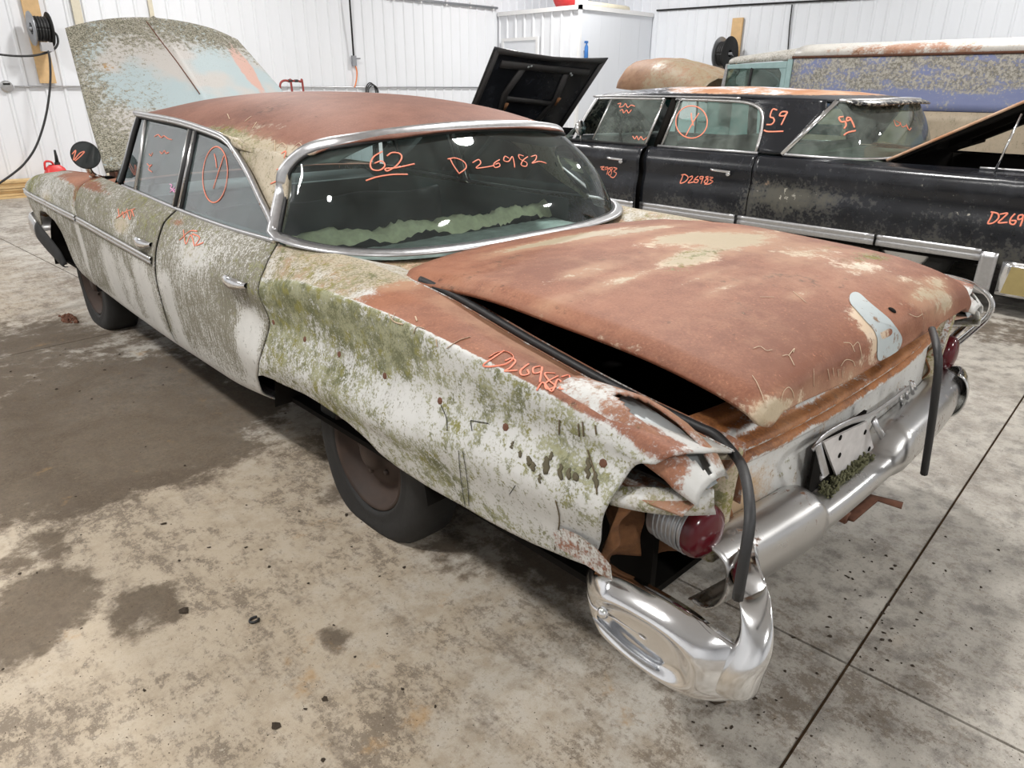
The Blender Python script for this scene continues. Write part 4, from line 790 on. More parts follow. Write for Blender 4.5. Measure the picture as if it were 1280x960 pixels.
# bumper end pods
def pod(side):
    cy_, cz_, ay, az = .150, .388, .215, .098; rows = []; n = 56
    for rr in np.concatenate([np.linspace(.02, .42, 8), np.linspace(.46, .66, 7), np.linspace(.70, 1.0, 14)]):
        row = []
        for w in np.linspace(0, 2*math.pi, n+1):
            cw, sw = math.cos(w), math.sin(w); ex = .84; a = math.copysign(abs(cw)**ex, cw); b = math.copysign(abs(sw)**ex, sw)
            y = cy_+ay*rr*a; z = cz_+az*rr*b*(1-.12*a)+.03*(y-cy_)
            x = -.962+.05*max(0, rr-.62)**1.6/.38**1.6*.9-.018*sst(.38, .64, rr)
            if y < .02: x += .55*(.02-y)**1.15*4*max(0, .25)
            x += .045*max(0, y-.25)/.12
            row.append((x, y, z))
        rows.append(row)
    rows = np.array(rows); back = rows[-1].copy(); back[:, 0] += .018; back[:, 1] = cy_+(back[:, 1]-cy_)*.97; rows = np.concatenate([rows, back[None]])
    rows = rows if side < 0 else mirror(rows); o = panel('bumper_end', rows, M['chrome_clean'], CAR, (0, .15, .39), .004)
    o['label'] = 'bright chrome bumper end with an oval dish'
    m = MB(); q = lambda L: [((p[0] if side < 0 else -p[0]), p[1], p[2]) for p in L]
    P = []; path = spl([(-.895, -.010, .335), (-.905, -.026, .355), (-.912, -.045, .41), (-.900, -.060, .47), (-.865, -.035, .525), (-.81, .02, .545), (-.74, .06, .50)], 30)
    wid = np.interp(np.linspace(0, 1, 30), [0, .08, .2, .42, .6, .8, 1], [.006, .032, .046, .040, .030, .034, .06]); dep = np.interp(np.linspace(0, 1, 30), [0, .08, .2, .5, .8, 1], [.008, .04, .055, .034, .028, .03])
    for i_, c0 in enumerate(path):
        f = i_/29; ax1 = np.array([.80, -.35, 0])*(1-f)+np.array([.62, .05, .55])*f; ax2 = np.array([.3, .92, 0])*(1-f)+np.array([.1, .95, .1])*f; ax1 /= np.linalg.norm(ax1); ax2 /= np.linalg.norm(ax2)
        P.append([tuple(c0+ax1*wid[i_]*math.cos(w)+ax2*dep[i_]*math.sin(w)) for w in np.linspace(0, 2*math.pi, 25)])
    P = np.array(P); P = P if side < 0 else mirror(P); m.grid(P); m.build('bumper_arm', M['chrome'], CAR)
    c0 = np.array(q([(-.975, .245, .40)])[0]); m = MB(); m.lathe([(0, .014), (.008, .012), (.013, .005), (.014, 0)], c0, (side, 0, 0), 16); m.build('bumper_bolt', M['chrome_clean'], o)
    L = q([(-.978, .27, .372), (-.979, .22, .358), (-.979, .16, .346), (-.977, .10, .343)]); m = MB(); m.tube(spl(L, 16), [.002]+[.0055]*14+[.002], 8, flat=(1, 0, 0)); m.build('drain_slot', M['steel'], o)
pod(-1)
L = spl([(.74, .05, .455), (.86, .075, .435), (.94, .115, .42), (.975, .20, .42), (.975, .36, .43)], 24); hz_ = np.interp(np.linspace(0, 1, 24), [0, .4, 1], [.08, .088, .06]); G = []
for i_, p in enumerate(L):
    tn = L[min(i_+1, 23)]-L[max(0, i_-1)]; nn = np.array([tn[1], -tn[0], 0]); nn /= np.linalg.norm(nn); G.append([p+nn*(.045*math.cos(a)-.02)+np.array([0, 0, hz_[i_]*math.sin(a)]) for a in np.linspace(-1.6, 1.6, 14)])
o = panel('bumper_end', np.array(G), M['chrome'], CAR, (.6, .4, .45), .005); o['label'] = 'chrome bumper end wrapping round the right corner'
# ---- left tail: cavity, lamp, brow, fin pod with its empty ornament slot
def dome(side):
    n = 40; Y = np.linspace(.46, .085, n); G = []
    for y in Y:
        f = (y-.085)/(.46-.085); w_out = .945; h0 = np.interp(y, [.085, .12, .2, .3, .46], [.755, .79, .83, .858, .858]); zb_o = np.interp(y, [.085, .15, .3, .46], [.715, .755, .80, .825]); zb_i = np.interp(y, [.085, .2, .46], [.735, .775, .80])
        wi = np.interp(y, [.085, .13, .25, .46], [.81, .785, .775, .80]); wo = np.interp(y, [.085, .13, .46], [.915, .935, .945]); row = []
        for w in np.linspace(0, math.pi, 33):
            c = math.cos(w); s = math.sin(w)**.7; x = -((wo+wi)/2+(wo-wi)/2*c); zb = zb_o*(1+c)/2+zb_i*(1-c)/2; row.append((x, y, zb+(h0-zb)*s))
        G.append(row)
    G = np.array(G); mask = np.zeros((n-1, 32), bool); mask[13:38, 11:20] = True
    for i in range(13, 38): 
        k = abs((i-25.5)/12.5); cut = int(round(3*max(0, k-.5)/.5)); mask[i, 11:11+cut] = False; mask[i, 20-cut:20] = False
    G = G if side < 0 else mirror(G); o = panel('fin_pod', G, M['body'], CAR, (side*.86, .28, .6), .005, mask)
    wear(o, lambda V: (.62-.35*sst(.14, .09, V[:, 1])-blob(V, (side*.9, .38, .86), (.08, .08, .08), .35), .12+0*V[:, 0], .1+0*V[:, 0], .3+.5*sst(.84, .78, np.abs(V[:, 0])))); return o
for side in (-1, 1):
    fp = dome(side); m = MB(); pts = np.array([[(-.86+.045*a, y, z) for a in (-1, -.4, .4, 1)] for y, z in ((.345, .838), (.28, .826), (.20, .805), (.14, .770), (.105, .72))]); pts = pts if side < 0 else mirror(pts); m.grid(pts); m.build('slot_plate', M['galv'], fp)
    m = MB(); m.box((side*.86-.06, .14, .735), (side*.86+.06, .38, .742)); m.build('slot_shade_sheet', M['cavity'], fp, smooth=False)  # near-black sheet stands for the shade inside the pod
    # rear face under the pod: brow lip
    G = []
    for f in np.linspace(0, 1, 20):
        y = .27*(1-f)+.085*f; x = -.955*(1-f)+-.86*f; d = .05*math.sin(math.pi*min(1, f*.9+.08))
        G.append([(x-.004, y, .700+.05*f*.7), (x-.012-d*.35, y-.01-d*.3, .682+.02*f), (x-.006-d*.3, y-.012-d*.3, .664+.02*f), (x+.07, y+.06, .66+.02*f)])
    G = np.array(G); G = G if side < 0 else mirror(G); o = panel('brow_lip', G, M['body'], CAR, (0, .4, .62), .006); wear(o, lambda V: (.3+0*V[:, 0], .5+0*V[:, 0], .1+0*V[:, 0], .5+0*V[:, 0]))
    # housing behind the lamp
    G = []
    for f in np.linspace(0, 1, 24):
        z = .695-.245*f; G.append([(-.945+.005*f, .235+.07*f, z), (-.925, .225+.06*f, z), (-.90, .30, z), (-.86, .31, z), (-.82, .28, z), (-.76, .25, z), (-.71, .20-.02*f, z), (-.67, .155, z), (-.655, .15, z)])
    G = np.array([spl(r, 30) for r in G]); G[:, :, 1] += .012*np.sin(G[:, :, 2]*60)[..., :]*np.sin(G[:, :, 0]*50); G = G if side < 0 else mirror(G); o = panel('lamp_housing', G, M['rustorange'], CAR, (0, 2, .6), .005)
    G = np.array([[(-.945+.25*f, .10+.20*g_+.02*f, .705+.03*f-.02*g_) for f in np.linspace(0, 1, 10)] for g_ in np.linspace(0, 1, 8)]); G = G if side < 0 else mirror(G); o = panel('housing_roof', G, M['body'], CAR, (0, .2, .2), .005); wear(o, lambda V: (.6+0*V[:, 0], .3+0*V[:, 0], .3+0*V[:, 0], .5+0*V[:, 0]))
    # mossy pillar between lamp and tail panel
    G = []
    for f in np.linspace(0, 1, 16):
        z = .745-.28*f; G.append([(-.745+.015*f, .20, z), (-.735, .14, z), (-.705, .115+.02*f, z), (-.68, .135, z), (-.66, .16, z)])
    G = np.array([spl(r, 14) for r in G]); G = G if side < 0 else mirror(G); o = panel('tail_corner_post', G, M['body'], CAR, (0, 1, .6), .005); wear(o, lambda V: (.35+0*V[:, 0], .55+0*V[:, 0], .2+0*V[:, 0], .8+0*V[:, 0]))
    c0 = np.array([side*.80, .135, .585]); ax = (side*.12, -1, .02)
    t = MB(); t.lathe([(.062, -.10), (.060, -.03), (.058, .0)], c0, ax, 40); lampo = t.build('tail_lamp', M['alu'], CAR)
    for kk in range(7): t = MB(); t.lathe([(.061, -.085+.012*kk), (.064, -.082+.012*kk), (.061, -.079+.012*kk)], c0, ax, 32); t.build('lamp_ring', M['steel'], lampo)
    t = MB(); t.lathe([(.061, -.008), (.062, .004), (.056, .018), (.040, .028), (.018, .033), (.0, .034)], c0, ax, 40); t.build('tail_lens', M['lens'], lampo)
    # lower bracket under quarter end
    t = MB(); t.grid(np.array([[(side*(.975-.01*g_), y, z-.075*g_*s_) for g_ in np.linspace(0, 1, 5)] for y, z, s_ in ((.40, .53, .6), (.37, .555, .9), (.32, .56, 1), (.27, .55, .9), (.235, .53, .6))])); bb_ = t.build('bumper_bracket', M['body'], CAR); wear(bb_, lambda V: (.5+0*V[:, 0], .05+0*V[:, 0], .45+0*V[:, 0], .1+0*V[:, 0]))
# chrome bezel bands round the right fin
for w_, xx, pl_ in ((.014, .965, [(1180, 345), (1197, 349), (1215, 355), (1233, 367), (1240, 380), (1235, 395), (1222, 408), (1203, 424), (1182, 440)]), (.016, .94, [(1180, 358), (1199, 366), (1213, 373), (1219, 385), (1213, 399), (1195, 417), (1176, 436)])):
    L = spl([tuple(at(a_, b_, 0, xx)) for a_, b_ in pl_], 50); m = MB(); m.tube(L, w_, 8, flat=(.5, -1, .3)); m.build('fin_bezel', M['chrome_clean'], CAR)
# perished rubber seal hanging from both sides of the trunk opening
yq = np.linspace(1.20, .17, 26); E_ = body(yq, np.full(26, 8.0)); L = [tuple(p+np.array([.02, 0, .004])) for p in E_]+[tuple(at(921, 572, 0, -.735)), tuple(at(930, 590, 1, .04)), tuple(at(936, 620, 1, -.01)), tuple(at(937, 655, 1, -.04)), tuple(at(930, 700, 1, -.05)), tuple(at(922, 748, 1, -.05))]
m = MB(); m.tube(spl(L, 110), .0105, 8); o = m.build('trunk_seal', M['rubber'], CAR); o['label'] = 'black rubber seal hanging down from the left trunk corner'
L = [at(1165, 412, 1, .06), at(1170, 430, 1, .0), at(1173, 455, 1, -.03), at(1169, 495, 1, -.04), at(1163, 540, 1, -.04), at(1155, 592, 1, -.04)]
m = MB(); m.tube(spl([tuple(p) for p in L], 40), .0105, 8); o = m.build('trunk_seal', M['rubber'], CAR); o['label'] = 'black rubber seal hanging over the right of the bumper'
# tow bracket sticking out below
p0, p1 = at(1060, 640, 2, .33), at(1125, 632, 2, .33); m = MB(); m.box((.12, .06, .30), (.20, .5, .34)); a0 = np.array([.12, .1, .32])
m = MB(); q0 = [at(1060, 648, 2, .30), at(1092, 622, 2, .30), at(1128, 632, 2, .30)]; m.tube([tuple(p) for p in q0], .02, 6, flat=(0, 0, 1)); m.tube([tuple(q0[0]), tuple(np.array(q0[0])+np.array([0, .5, .05]))], .02, 6); o = m.build('tow_bracket', M['rustsolid'], CAR)
# ---- underbody, wells, wheels
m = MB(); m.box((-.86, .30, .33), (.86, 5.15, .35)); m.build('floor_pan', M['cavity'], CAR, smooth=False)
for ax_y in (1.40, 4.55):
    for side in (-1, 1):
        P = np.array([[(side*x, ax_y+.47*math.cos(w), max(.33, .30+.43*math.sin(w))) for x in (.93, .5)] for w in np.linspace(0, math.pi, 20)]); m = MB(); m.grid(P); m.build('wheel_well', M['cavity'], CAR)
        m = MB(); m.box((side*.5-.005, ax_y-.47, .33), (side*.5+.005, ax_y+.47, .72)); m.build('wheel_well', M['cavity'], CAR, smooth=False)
def wheel(y, side, flat_=.06, cz_=.275):
    x = side*(.755 if y < 3 else .765); r = .335; n = 48; P = []
    prof = [(.200, .085), (.235, .100), (.285, .102), (.318, .085), (.333, .055), (.335, 0), (.333, -.055), (.318, -.085), (.285, -.102), (.235, -.1), (.20, -.085), (.20, .085)]
    pr = np.array(spl(prof, 36)); rows = []
    for w in np.linspace(0, 2*math.pi, n, endpoint=False):
        row = []
        for rr, hh in pr:
            z = cz_+rr*math.sin(w); yy_ = y+rr*math.cos(w); sq = max(0, .17-z)/.17; hx = hh*.86*(1+.16*sq*min(1, rr/.3))
            if z < 0.0: z = 0.0
            elif z < .08: z = z*.9
            row.append((x+hx, yy_*1.0+(yy_-y)*.03*sq, z))
        rows.append(row)
    rows = np.array(rows); wt = panel('wheel_tire', rows, M['tire'], CAR, (x, y, cz_), 0, close_u=True)
    m = MB(); s = side; m.lathe([(.205, .080*s), (.198, .088*s), (.188, .078*s), (.180, .045*s), (.160, .030*s), (.140, .018*s), (.125, .030*s), (.10, .045*s), (.06, .05*s), (.055, .075*s), (.03, .085*s), (.0, .085*s)], (x, y, cz_), (1, 0, 0), 36); rm = m.build('wheel_rim', M['rim'], wt)
    m = MB(); m.lathe([(.0, -.3*s), (.13, -.3*s), (.13, -.05*s), (.205, -.06*s)], (x, y, cz_), (1, 0, 0), 24); m.build('brake_drum', M['rim'], wt)
    for k in range(5): a = k*2*math.pi/5; m = MB(); m.lathe([(0, .012), (.010, .012), (.011, 0)], (x+.045*s, y+.085*math.cos(a), cz_+.085*math.sin(a)), (s, 0, 0), 6); m.build('wheel_nut', M['rim'], rm)
for yy_ in (1.40, 4.55):
    for s in (-1, 1): wheel(yy_, s)
m = MB(); m.tube([(-.6, 1.40, .275), (.6, 1.40, .275)], .05); m.build('rear_axle', M['cavity'], CAR)
m = MB(); m.box((-.52, 1.0, .30), (-.44, 5.1, .38)); m.box((.44, 1.0, .30), (.52, 5.1, .38)); m.build('frame_rail', M['cavity'], CAR, smooth=False)
# ---- front end: open hood, radiator frame, bumper, headlamp face
def hp(px, py):
    d = ray(px, py); a, b = .80, 1.0-.80*4.05      # the raised hood lies in z = .8 y + b
    t = (CAM[1]*a+b-CAM[2])/(d[2]-a*d[1]); return CAM+t*d
left = spl([hp(130, 208), hp(112, 150), hp(96, 90), hp(80, 30)], 40); TLx, TLy = hp(80, 30)[0], hp(80, 30)[1]
Hy = np.linspace(4.07, max(TLy, 4.9), 44); n = 61; G = []
lw = lambda y: np.interp(y, left[:, 1], -left[:, 0]); Ymax = Hy[-1]
for i, f in enumerate(np.linspace(0, 1, 44)):
    row = []
    for u in np.linspace(-1, 1, n):
        yt = Ymax-.02*0+.05*(1-u*u)-.16*max(0, abs(u)-.70)**1.5*(1 if u > 0 else .15); y = 4.07+(yt-4.07)*f; x = u*lw(y)*(1.0 if u < 0 else .97); z = .80*y+b_ if False else .80*y+1.0-.80*4.05
        z += .05*(1-abs(u)**2)*1.0-.02+.012*math.exp(-(u/.02)**2); row.append((x, y-.03*(1-u*u), z))
    G.append(row)
n_ = N('hood_lichen_paint'); R, Gm, B, A = n_.attr(); a1 = n_.noise(5, 7, .65, seed=3); a2 = n_.noise(38, 7, .7, seed=4); a3 = n_.noise(120, 4, .65, seed=6)
pc1 = n_.mix(n_.step(n_.noise(2.2, 3, .5, seed=8), .45, .58), (.50, .475, .45), (.40, .48, .50)); pc1 = n_.mix(n_.step(n_.math('ADD', R, n_.math('MULTIPLY', n_.math('SUBTRACT', a1, .5), 1.0)), .4, .6), pc1, (.58, .36, .30))
lf = n_.step(n_.math('ADD', Gm, n_.math('ADD', n_.math('MULTIPLY', n_.math('SUBTRACT', a2, .5), 2.0), n_.math('ADD', n_.math('MULTIPLY', n_.math('SUBTRACT', a1, .5), .8), n_.math('MULTIPLY', n_.math('SUBTRACT', a3, .5), 1.5)))), .42, .62)
hc_ = n_.mix(lf, pc1, n_.mix(n_.step(a3, .4, .6), (.08, .075, .05), (.36, .34, .27))); of = n_.step(n_.math('ADD', B, n_.math('MULTIPLY', n_.math('SUBTRACT', a2, .5), 1.2)), .5, .7); hc_ = n_.mix(of, hc_, (.42, .25, .09))
M['hood'] = n_.done(n_.bsdf(hc_, n_.lerp(lf, .45, .95), 0, n_.math('ADD', lf, a3), .5, .006))
hood = panel('hood', np.array(G), M['hood'], CAR, (0, 5.2, .6), .012); hood['label'] = 'raised mossy hood with a centre crease'
def whood(V):
    x, y, z = V.T; f = (y-4.07)/(Ymax-4.07); return (blob(V, (.45, 4.75, 1.55), (.06, .3, .3), 1.0)*1.0+.15, .35+.40*sst(.72, .95, f)+.42*sst(-.35, -.70, x)-.30*sst(-.4, 0, x)*sst(.85, .6, f), blob(V, (-.45, 4.72, 1.53), (.12, .1, .1), .6)+blob(V, (-.4, 4.5, 1.35), (.1, .08, .1), .4), 0*x)
wear(hood, whood)
for s in (-1, 1): m = MB(); m.tube(spl([(s*.68, 4.12, .93), (s*.67, 4.20, 1.02), (s*.64, 4.38, 1.17)], 12), .018, 6); m.build('hood_hinge', M['rustorange'], CAR)
m = MB(); m.box((-.72, 5.10, .45), (.72, 5.16, .86)); m.build('radiator_support', M['cavity'], CAR, smooth=False)
m = MB(); m.box((-.80, 4.10, .5), (.80, 4.14, .95)); m.build('firewall', M['cavity'], CAR, smooth=False)
m = MB(); m.box((-.36, 4.2, .42), (.36, 4.95, .76)); m.build('engine_block', M['cavity'], CAR, smooth=False, bevel=.05)
for s in (-1, 1):
    P = body(np.full(20, 5.335), np.linspace(0, 8, 20)); P2 = P.copy(); P2[:, 0] = -.60; G = np.array([P*(1-f)+P2*f+np.array([0, .02*math.sin(math.pi*f), 0]) for f in np.linspace(0, 1, 8)]); G = G if s < 0 else mirror(G); o = panel('headlamp_face', G, M['door'], CAR, (0, 4, .7)); wear(o, lambda V: (.5+0*V[:, 0], .3+0*V[:, 0], .3+0*V[:, 0], .3+0*V[:, 0]))
    A_ = body(np.linspace(5.33, 4.1, 30), np.full(30, 8.0)); G = np.array([A_, A_+np.array([.03, 0, -.01]), A_+np.array([.04, 0, -.06])]); G = G if s < 0 else mirror(G); o = panel('fender_gutter', G, M['door'], CAR, (0, 4.7, .3), .004); wear(o, lambda V: (.9+0*V[:, 0], .1+0*V[:, 0], .1+0*V[:, 0], 0*V[:, 0]))
B_ = [(0, 5.56, .55), (-.5, 5.53, .55), (-.82, 5.46, .56), (-.945, 5.36, .565), (-.965, 5.24, .55), (-.965, 5.05, .50), (-.955, 4.80, .43), (-.95, 4.66, .385)]
Lh = spl(B_, 46); hh_ = np.interp(np.linspace(0, 1, 46), [0, .5, .75, .92, 1], [.075, .075, .07, .05, .012]); G = []
for i, p in enumerate(Lh):
    tn = Lh[min(i+1, 45)]-Lh[max(0, i-1)]; nn = np.array([-abs(tn[1]), abs(tn[0]), 0]); nn = nn/(np.linalg.norm(nn)+1e-9); G.append([p+nn*(.03*math.cos(a))-nn*.02+np.array([0, 0, hh_[i]*math.sin(a)]) for a in np.linspace(-1.5, 1.5, 12)])
G = np.array(G); full = np.concatenate([G[::-1][:-1], mirror(G)]) if False else G
o = panel('front_bumper', np.concatenate([G[:30][::-1], mirror(G[1:])]), M['chrome_old'], CAR, (0, 4.9, .5), .006); panel('bumper_shaded_end', G[29:], M['black'], CAR, (0, 4.9, .5), .006)  # wrapped left end coloured black for its shaded side and dark reflections
# round door mirror on the fender
mc_ = at(107, 194, 0, -.86); axm = Vector(CAM-mc_); axm = (axm.normalized()+Vector((.15, -.5, .1))).normalized(); t = MB(); t.lathe([(0, -.05), (.035, -.045), (.062, -.025), (.072, -.004), (.072, .004), (.067, .006)], tuple(mc_), tuple(axm), 32); mo = t.build('fender_mirror', M['black'], CAR)
t = MB(); t.lathe([(.068, .004), (.0, .004)], tuple(mc_), tuple(axm), 32); PARTS['mirror'] = t.build('mirror_glass', simple('dark_mirror', (.03, .035, .035), .12, 0, .2, 4, coat=.5), mo)
base = at(119, 222, 2, .968); t = MB(); t.tube(spl([tuple(mc_+np.array([.0, .01, -.06])), tuple((mc_+base)/2+np.array([-.005, 0, -.03])), tuple(base+np.array([0, 0, .01])), tuple(base)], 16), [.016]*12+[.02, .026, .03, .032], 8); t.build('mirror_stem', M['chrome_clean'], mo)
# ---- interior
m = MB(); m.box((-.76, 1.42, .80), (.76, 2.04, .82)); m.build('parcel_shelf', M['shelf'], CAR, smooth=False)
P = np.array([[(-.76+1.52*u, 2.0+.11*v+.025*math.sin(u*17)+.03*math.sin(u*5+1), .842+.05*math.sin(math.pi*v)+.010*math.sin(u*31+v*4)) for v in np.linspace(0, 1, 8)] for u in np.linspace(0.02, .98, 70)]); P[:, :, 1] += .18*(np.linspace(0, 1, 70)[:, None]-.5)**2; P[:, :, 2] += .02*rng.rand(70, 8); m = MB(); m.grid(P); o = m.build('torn_padding', M['foam'], CAR)
P = np.array([[(-.72+1.44*u, 1.99-.50*v, .835+.010*math.sin(u*23)*math.sin(v*5)+.006*rng.rand()) for v in np.linspace(0, 1, 8)] for u in np.linspace(0, 1, 50)]); m = MB(); m.grid(P); m.build('shelf_cloth', simple('shelf_cloth', (.48, .56, .50), .9, 0, .9, 12, .4), CAR)
def bench(y, zt, name):
    st = thing if False else None
    P = []
    for x in np.linspace(-.68, .68, 26):
        P.append([(x, y+a, z+.012*math.sin(x*10)) for a, z in ((.52, .40), (.55, .52), (.50, .58), (.2, .57), (.06, .60), (-.02, zt-.12), (-.06, zt-.02), (-.12, zt), (-.18, zt-.03), (-.2, .42))])
    G = np.array([spl(r, 30) for r in P]); o = panel(name, G, M['vinyl'], CAR, (0, y+.1, .3), .004)
bench(2.30, .86, 'rear_seat'); bench(3.05, .90, 'front_seat')
P = np.array([[(x, y, .88+.06*math.sin(math.pi*f)) for f, y in zip(np.linspace(0, 1, 6), np.linspace(3.62, 3.95, 6))] for x in np.linspace(-.74, .74, 12)]); m = MB(); m.grid(P); m.box((-.74, 3.60, .62), (.74, 3.66, .90)); m.build('dashboard', M['vinyl'], CAR, angle=40)
m = MB(); c0 = np.array([-.36, 3.45, .92]); m.tube([tuple(c0+.2*np.array([math.cos(w), .35*math.sin(w), .94*math.sin(w)])) for w in np.linspace(0, 2*math.pi, 33)], .011, 8); m.tube([tuple(c0), tuple(c0+np.array([0, .25, -.12]))], .025, 8); m.tube([tuple(c0+np.array([-.19, 0, 0])), tuple(c0+np.array([.19, 0, 0]))], .01, 6); m.build('steering_wheel', M['black'], CAR)
P2 = np.array(P)
hl = np.zeros((30, 31, 3))
for i, y in enumerate(np.linspace(3.58, 1.80, 30)):
    for j, u in enumerate(np.linspace(-1, 1, 31)):
        h_ = np.interp(y, yy[::-1], hw[::-1])*.97; e_ = np.interp(y, yy[::-1], ez[::-1]); c_ = np.interp(y, yy[::-1], cz0[::-1]); hl[i, j] = (u*h_, y, e_+(c_-e_)*(1-abs(u)**2.7)**.92-.035)
panel('headliner', hl, M['headliner'], CAR, (0, 2.7, 3), .003)
for s in (-1, 1):
    P = np.array([[(s*(.80-.03*f), y, .40+.53*f) for f in np.linspace(0, 1, 6)] for y in np.linspace(1.95, 3.95, 10)]); panel('door_card', P, simple('door_card', (.06, .10, .10), .7, 0, .3), CAR, (s*2, 2.9, .7), .01)
m = MB(); m.box((-.75, 2.0, .36), (.75, 4.0, .37)); m.build('carpet', M['cavity'], CAR, smooth=False)
m = MB(); m.box((.0, 3.52, 1.20), (.22, 3.55, 1.27)); m.tube([(.11, 3.54, 1.25), (.11, 3.6, 1.32)], .008); m.build('rear_view_mirror', M['black'], CAR, smooth=False)
# ---- marks and damage on the sedan
strokes('crease_rust', hood, [[(183, 27), (200, 50), (220, 76), (236, 98), (250, 118)]], M['rustsolid'], hood, .004, label='rusty centre crease')
QL, FDL, RDL = PARTS['quarter_panel', -1], PARTS['front_door', -1], PARTS['rear_door', -1]
strokes('marker_writing', rg, zm((340, 140), 2.667, [[(368, 133), (340, 150), (328, 175), (335, 193), (360, 195), (376, 180), (366, 165), (342, 172)], [(383, 148), (400, 137), (425, 140), (432, 155), (415, 180), (385, 198), (378, 190), (410, 188), (440, 182), (475, 174)], [(313, 230), (350, 218), (400, 210), (452, 209)]]), M['marker'], rg, .0032, label='orange marker number 62')
strokes('marker_writing', rg, zm((340, 140), 2.667, [[(592, 155), (605, 180), (622, 205)], [(585, 158), (612, 155), (640, 168), (646, 188), (622, 207)], [(668, 170), (688, 160), (695, 172), (680, 188), (712, 185), (738, 180)], [(758, 160), (740, 172), (742, 186), (758, 182), (756, 172), (744, 176)], [(790, 156), (776, 149), (772, 163), (788, 166), (800, 150), (806, 168), (808, 186)], [(838, 148), (822, 144), (826, 158), (848, 170), (846, 182), (830, 178), (836, 162), (852, 150)], [(862, 150), (880, 146), (878, 160), (866, 172), (890, 166), (914, 172)]]), M['marker'], rg, .0026, label='orange marker stock number D26982')
strokes('marker_writing', [QL, fp], zm((300, 280), 2.667, [[(880, 424), (845, 448), (812, 472), (850, 476), (890, 468), (912, 446), (890, 428), (858, 430), (830, 446)], [(884, 458), (905, 450), (918, 460), (900, 482), (884, 492), (925, 490)], [(962, 468), (936, 490), (940, 506), (962, 502), (958, 488)], [(1000, 476), (978, 482), (980, 500), (1004, 494), (1006, 480), (1000, 530)], [(1050, 500), (1016, 500), (1030, 524), (1052, 544), (1024, 552), (1020, 532), (1060, 508)], [(1072, 512), (1096, 506), (1096, 528), (1064, 552), (1120, 546), (1140, 536)], [(990, 556), (1010, 530), (1040, 560), (1060, 520), (1090, 560)]]), M['marker'], QL, .0026, label='orange marker stock number D26982')
strokes('marker_writing', PARTS['rglass', -1], zm((140, 110), 5.333, [ell(690, 578, 82, 186, .06), [(748, 452), (722, 530), (700, 600), (678, 672)], [(684, 440), (694, 480), (700, 532)]]), M['marker'], PARTS['rglass', -1], .003, label='orange marker circle with a slash')
strokes('marker_writing', PARTS['fglass', -1], zm((140, 110), 5.333, [[(388, 642), (402, 650), (392, 668), (406, 676), (390, 694)], [(418, 660), (408, 682), (420, 694), (428, 676), (412, 684)], [(436, 668), (430, 700), (440, 712), (446, 690)], [(452, 680), (448, 706), (460, 722), (466, 694)]]), M['marker_pink'], PARTS['fglass', -1], .003, label='small pink marker digits')
strokes('marker_writing', PARTS['fglass', -1], zm((140, 110), 5.333, [[(285, 325), (310, 312), (330, 330), (350, 320), (375, 338), (400, 345)], [(322, 425), (335, 438), (352, 418), (362, 436), (380, 430)], [(250, 440), (262, 452), (272, 432)], [(236, 505), (252, 520), (266, 512), (246, 540), (268, 560)]]), M['marker'], PARTS['fglass', -1], .0025, label='faint orange marker scribble')
strokes('marker_writing', FDL, zm((0, 160), 5.333, [[(790, 540), (800, 590), (820, 560), (830, 600), (850, 540)], [(850, 560), (870, 610), (880, 550), (895, 590)], [(780, 600), (840, 560), (900, 540)]]), M['marker'], FDL, .0032, label='orange marker scribble')
strokes('marker_writing', RDL, zm((0, 180), 3.2, [[(735, 345), (745, 400), (765, 365), (780, 410)], [(770, 360), (800, 375), (785, 405), (815, 395)], [(720, 385), (760, 350), (790, 350)]]), M['marker'], RDL, .0032, label='orange marker scribble')
strokes('marker_writing', PARTS['mirror'], zm((0, 160), 5.333, [[(480, 175), (505, 150), (490, 215), (530, 170), (562, 158), (540, 185), (500, 220)]]), M['marker'], PARTS['mirror'], .003, label='orange marker scribble')
strokes('marker_writing', [PARTS['sail', -1], roof], zm((140, 110), 5.333, [[(1130, 440), (1160, 425), (1150, 470)], [(1060, 640), (1100, 622), (1135, 610)], [(1100, 545), (1160, 530)]]), M['marker'], PARTS['sail', -1], .0028, label='faint orange marker strokes')
strokes('peeling_line', [roof, PARTS['sail', -1]], zm((140, 110), 5.333, [[(1085, 350), (1090, 420)], [(1100, 400), (1135, 370), (1165, 395), (1155, 420)], [(1200, 415), (1245, 370), (1275, 400)], [(1245, 410), (1262, 430), (1240, 470)], [(885, 225), (930, 190)], [(935, 275), (965, 230)], [(770, 175), (785, 210)]]), M['line'], roof, .0018, label='thin pale peeling paint lines')
strokes('peeling_line', lid, zm((940, 330), 4.0, [[(5, 425), (40, 415), (70, 435), (100, 432)], [(150, 462), (182, 460), (210, 510)], [(182, 460), (210, 425), (205, 445)], [(140, 690), (155, 640), (180, 618), (200, 640), (205, 670)], [(305, 525), (306, 612)], [(375, 525), (385, 580)], [(440, 510), (465, 480), (500, 485), (512, 510)], [(455, 395), (490, 400), (510, 440)], [(500, 415), (530, 395), (548, 480)], [(0, 560), (25, 600), (50, 660), (70, 720)], [(400, 520), (405, 560)], [(425, 525), (430, 565)], [(448, 530), (450, 570)], [(780, 250), (820, 265), (850, 250)], [(840, 225), (855, 275)], [(40, 168), (110, 168)], [(205, 140), (270, 195)]]), M['line'], lid, .001, label='thin pale peeling paint lines')
strokes('peeling_line', QL, zm((300, 280), 2.667, [[(495, 300), (515, 325), (545, 335)], [(580, 365), (590, 345), (615, 350)], [(655, 385), (660, 410)], [(690, 415), (730, 390), (768, 378)], [(585, 310), (590, 325)], [(515, 300), (510, 325)]]), M['line'], QL, .0022, label='thin pale peeling paint lines')
